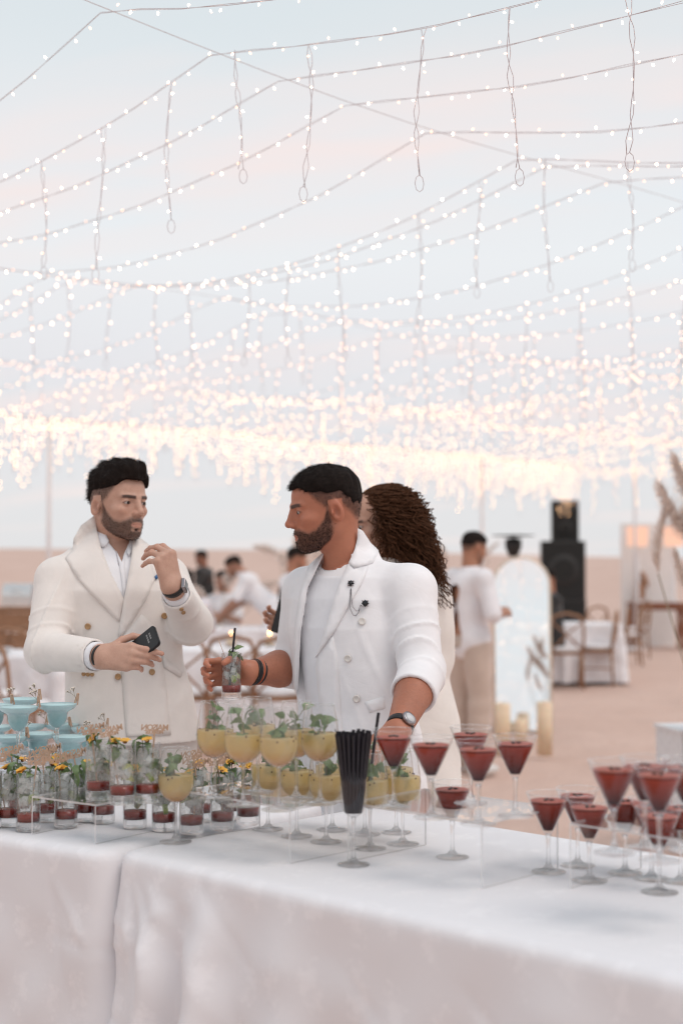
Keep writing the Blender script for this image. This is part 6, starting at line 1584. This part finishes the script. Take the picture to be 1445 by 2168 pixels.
# lamp head on a stand behind the mirror
t = empty('stage_light', ground(1086, 14.5), 0, 'black stage light with wide flat brim on a slim stand above the mirror', 'light stand')
for k in range(3): a = k * 2.09; MB().tube([(0, 0, .5), (.35 * math.cos(a), .35 * math.sin(a), .01)], .011, 6).build('leg', pole_m, t)
MB().tube([(0, 0, .3), (0, 0, 1.62)], .022, 8).build('post', pole_m, t); MB().lathe([(0, 1.60), (.05, 1.61), (.085, 1.70), (.085, 1.78), (0, 1.80)], 18).build('lamp_head', BK, t); MB().lathe([(0, 1.80), (.22, 1.815), (.22, 1.822), (0, 1.83)], 24).build('brim', BK, t)
# white plinth
t = empty('plinth', ground(1473, 7.7), R(10), 'plain white square plinth standing on the sand', 'plinth'); o = MB().box((0, 0, .31), (.34, .34, .62)).build('body', simple('white_paint', (.72, .71, .72), .6), t); MB().box((0, 0, .632), (.36, .36, .02)).build('cap', simple('white_paint', (.72, .71, .72)), t)
# console with white backdrop, glowing shades
c0 = ground(1390, 26); t = empty('console_table', c0, R(3), 'reddish wooden console table with carved legs in front of the white backdrop', 'table')
RW = simple('red_wood', (.26, .10, .055), .5, .25, 15)
MB().box((0, 0, .82), (1.05, .45, .06)).build('table_top', RW, t); MB().box((0, -.18, .75), (.95, .03, .08)).build('apron', RW, t)
for sx in (-1, 1):
    for sy in (-1, 1): m = MB(); m.lathe([(0, 0), (.035, 0), (.05, .08), (.035, .14), (.06, .35), (.04, .55), (.055, .70), (.05, .79), (0, .79)], 10); m.build('leg', RW, t).location = (sx * .45, sy * .17, 0)
t = empty('backdrop_panel', c0 + Vector((-.05, .6, 0)), R(3), 'tall white backdrop panel with tan dried flowers behind the console', 'backdrop')
MB().box((0, 0, 1.16), (1.0, .05, 2.3)).build('panel', simple('white_board', (.80, .78, .77), .7), t)
for k in range(7): m = MB(); m.ball((0, 0, 0), (.05, .04, .16), 8, 6); o = m.build('flower_spray', simple('rust_dried', (.40, .20, .11), .9), t); o.location = (-.14 + random.uniform(-.1, .1), -.08, 1.25 + random.uniform(-.35, .2)); o.rotation_euler = (0, random.uniform(-.6, .6), 0)
for k, x in enumerate((-.36, .30)):
    t = empty('glowing_lamp', c0 + Vector((x, -.02, .852)), 0, 'lamp with a glowing peach box shade on the console' , 'lamp', 'peach lamps on the console')
    MB().lathe([(0, 0), (.09, 0), (.09, .02), (.02, .04), (.02, 1.05), (0, 1.06)], 12).build('stand', simple('white_paint', (.72, .71, .72)), t)
    m = MB(); m.lathe([(.18, 1.02), (.20, 1.38)], 4); m.sm = False; m.build('shade', emit('peach_shade', (1.0, .58, .42), 1.15, True), t)
# wooden counter with serving dome on the left
c1 = ground(40, 14.6); t = empty('wooden_counter', c1, R(-8), 'wooden serving counter behind the man in the cream suit', 'counter')
for k in range(5): MB().box((0, -.26, .14 + k * .2), (.52, .03, .185)).build('plank', CW, t)
MB().box((0, 0, 1.06), (.6, .5, .05)).build('counter_top', CW, t)
for sx in (-1, 1): MB().box((sx * .25, 0, .515), (.05, .5, 1.03)).build('side', CW, t)
t = empty('chafing_dish', c1 + Vector((.02, -.02, 1.087)), R(-8), 'steel roll-top chafing dish on the wooden counter', 'chafing dish'); ST = simple('polished_steel', (.72, .71, .70), .38, Metallic=1.0)
t.scale = (.62, .62, .8); MB().box((0, 0, .08), (.5, .36, .10)).build('pan', ST, t); m = MB(); V = []; 
for i in range(13):
    a = math.pi * i / 12; V += [(-.25, .18 * math.cos(a), .135 + .17 * math.sin(a)), (.25, .18 * math.cos(a), .135 + .17 * math.sin(a))]
m.add(V, [(2 * i, 2 * i + 1, 2 * i + 3, 2 * i + 2) for i in range(12)]); m.sm = False; m.add(V, [tuple(range(0, 26, 2)), tuple(range(25, 0, -2))]); m.build('lid', ST, t)
for sx in (-1, 1):
    for sy in (-1, 1): MB().tube([(sx * .22, sy * .15, 0), (sx * .22, sy * .15, .04)], .012, 6).build('foot', ST, t)
MB().tube([(-.06, -.19, .20), (-.06, -.22, .22), (.06, -.22, .22), (.06, -.19, .20)], .008, 6).build('handle', ST, t)
for k in range(3): 
    m = MB(); m.lathe([(0, 0), (.07, 0), (.12, .012), (.125, .016), (.07, .006), (0, .005)], 20); o = m.build('plate', simple('white_china', (.8, .79, .8), .25), None); o.location = Vector((*ground(-8 + k * 4, 12.1).xy, .764 + k * .017)); tag(o, 'white plate stacked on the guest table beside the wooden counter', 'plate', 'stacked white plates')
# pampas arrangements
_t = NT('pampas_plume'); _c = _t.mix(_t.noise(30, 3, _t.coord()), (.84, .74, .68), (.93, .86, .81)); _tl = _t.n('ShaderNodeBsdfTranslucent'); _t.l(_c, _tl.inputs[0]); _ms = _t.n('ShaderNodeMixShader'); _ms.inputs[0].default_value = .55
_t.l(_t.bsdf(_c, .9), _ms.inputs[1]); _t.l(_tl.outputs[0], _ms.inputs[2]); PAM = _t.done(_ms.outputs[0]); DKL = simple('dark_foliage', (.05, .07, .04), .6, .3)
def plume_mesh(seed, L=.42, n=760):
    rg = np.random.default_rng(seed); mb = MB()
    for i in range(n):
        t_ = rg.uniform(0, 1) ** .9; r = .10 * math.sin(math.pi * (t_ * .80 + .14)) * rg.uniform(.3, 1.0); a = rg.uniform(0, 6.28); x = .12 * t_ * t_
        b = Vector((x, 0, L * t_)); d = Vector((math.cos(a) * r, math.sin(a) * r, .05 + rg.uniform(0, .07))); s = Vector((-math.sin(a), math.cos(a), 0)) * .0024
        mb.add([b - s, b + s, b + d * .6 + s, b + d * .6 - s, b + d * 1.05 + Vector((.015, 0, -.03 * r / .05))], [(0, 1, 2, 3), (3, 2, 4)])
    me = mb.mesh('plume'); me.materials.append(PAM); return me
PLM = [plume_mesh(k) for k in range(3)]
def pampas(p, n, label, spread, hmin, hmax, seed, lean=None, flowers=0, vase=True, sc=1.0):
    rs = random.Random(seed); t = empty('pampas_arrangement', p, 0, label, 'plant', None)
    if vase: MB().lathe([(0, 0), (.11, 0), (.15, .12), (.13, .32), (.08, .42), (.09, .46), (.075, .46), (.07, .40), (0, .38)], 22).build('vase', simple('white_china', (.8, .79, .8)), t)
    for k in range(n):
        a = rs.uniform(0, 6.28) if lean is None else rs.gauss(lean, .75); h = rs.uniform(hmin, hmax); r = spread * rs.uniform(.3, 1); top = Vector((r * math.cos(a), r * math.sin(a), h))
        MB().tube([(0, 0, .38), Vector((r * .25 * math.cos(a), r * .25 * math.sin(a), .38 + (h - .38) * .6)), top], .004, 5).build('stem', TWIG, t)
        o = link_mesh('plume', PLM[k % 3], None, t); o.location = top; o.rotation_euler = (0, .35 + rs.uniform(.1, .9), a); o.scale = (sc,) * 3
    for k in range(flowers):
        a = rs.uniform(0, 6.28) if lean is None else rs.gauss(lean, .9); h = rs.uniform(hmin * .62, hmin * .95); r = spread * rs.uniform(.2, .62); c = Vector((r * math.cos(a), r * math.sin(a), h))
        m = MB()
        for q in range(14): 
            b = rs.uniform(0, 6.28); e = rs.uniform(-.6, 1.2); m.ball((.035 * math.cos(b) * math.cos(e), .035 * math.sin(b) * math.cos(e), .035 * math.sin(e)), (.028, .028, .010), 6, 4, Matrix.Rotation(b, 3, 'Z') @ Matrix.Rotation(e, 3, 'Y'))
        o = m.build('white_bloom' if k % 3 else 'dark_leaves', simple('white_bloom', (.78, .74, .70), .8) if k % 3 else DKL, t); o.location = c; MB().tube([(0, 0, .40), c], .003, 4).build('stem', TWIG, t)
    return t
ar = pampas(ground(1530, 7.4), 0, 'pale pampas plumes with white blooms in a vase by the white plinth', .34, 1.2, 1.6, 3, math.pi, 16)
def plume_between(a, b, k, w):
    a = at_d(*a, 7.4) - ar.location; b = at_d(*b, 7.4) - ar.location; d = b - a; o = link_mesh('plume', PLM[k % 3], None, ar); o.location = a
    o.rotation_mode = 'QUATERNION'; o.rotation_quaternion = d.to_track_quat('Z', 'X'); L = d.length / .45; o.scale = (L * w * 1.7, L * w * 1.7, L)
    MB().tube([(0, 0, .4), Vector((a.x * .6, a.y, .4 + (a.z - .4) * .55)), a], .004, 5).build('stem', TWIG, ar)
for k, (a, b, w) in enumerate([((1500, 1085), (1395, 1012), 1.0), ((1490, 1150), (1366, 1076), .9), ((1392, 1215), (1374, 1085), .6), ((1470, 1060), (1440, 985), 1.0), ((1510, 1190), (1420, 1120), .9), ((1470, 1260), (1405, 1190), .8)]): plume_between(a, b, k, w)
pampas(ground(612, 17.8), 8, 'pale pampas plumes rising behind the bearded man', .4, 1.3, 1.75, 6, None, 6)
pampas(Vector((*ground(470, 17.4).xy, .0)), 7, 'tan dried grasses beside the seated guests', .4, .9, 1.3, 8, None, 5)
pampas(ground(955, 24), 7, 'pale dried grasses far behind the man in beige trousers', .5, 1.3, 1.8, 9, None, 0)
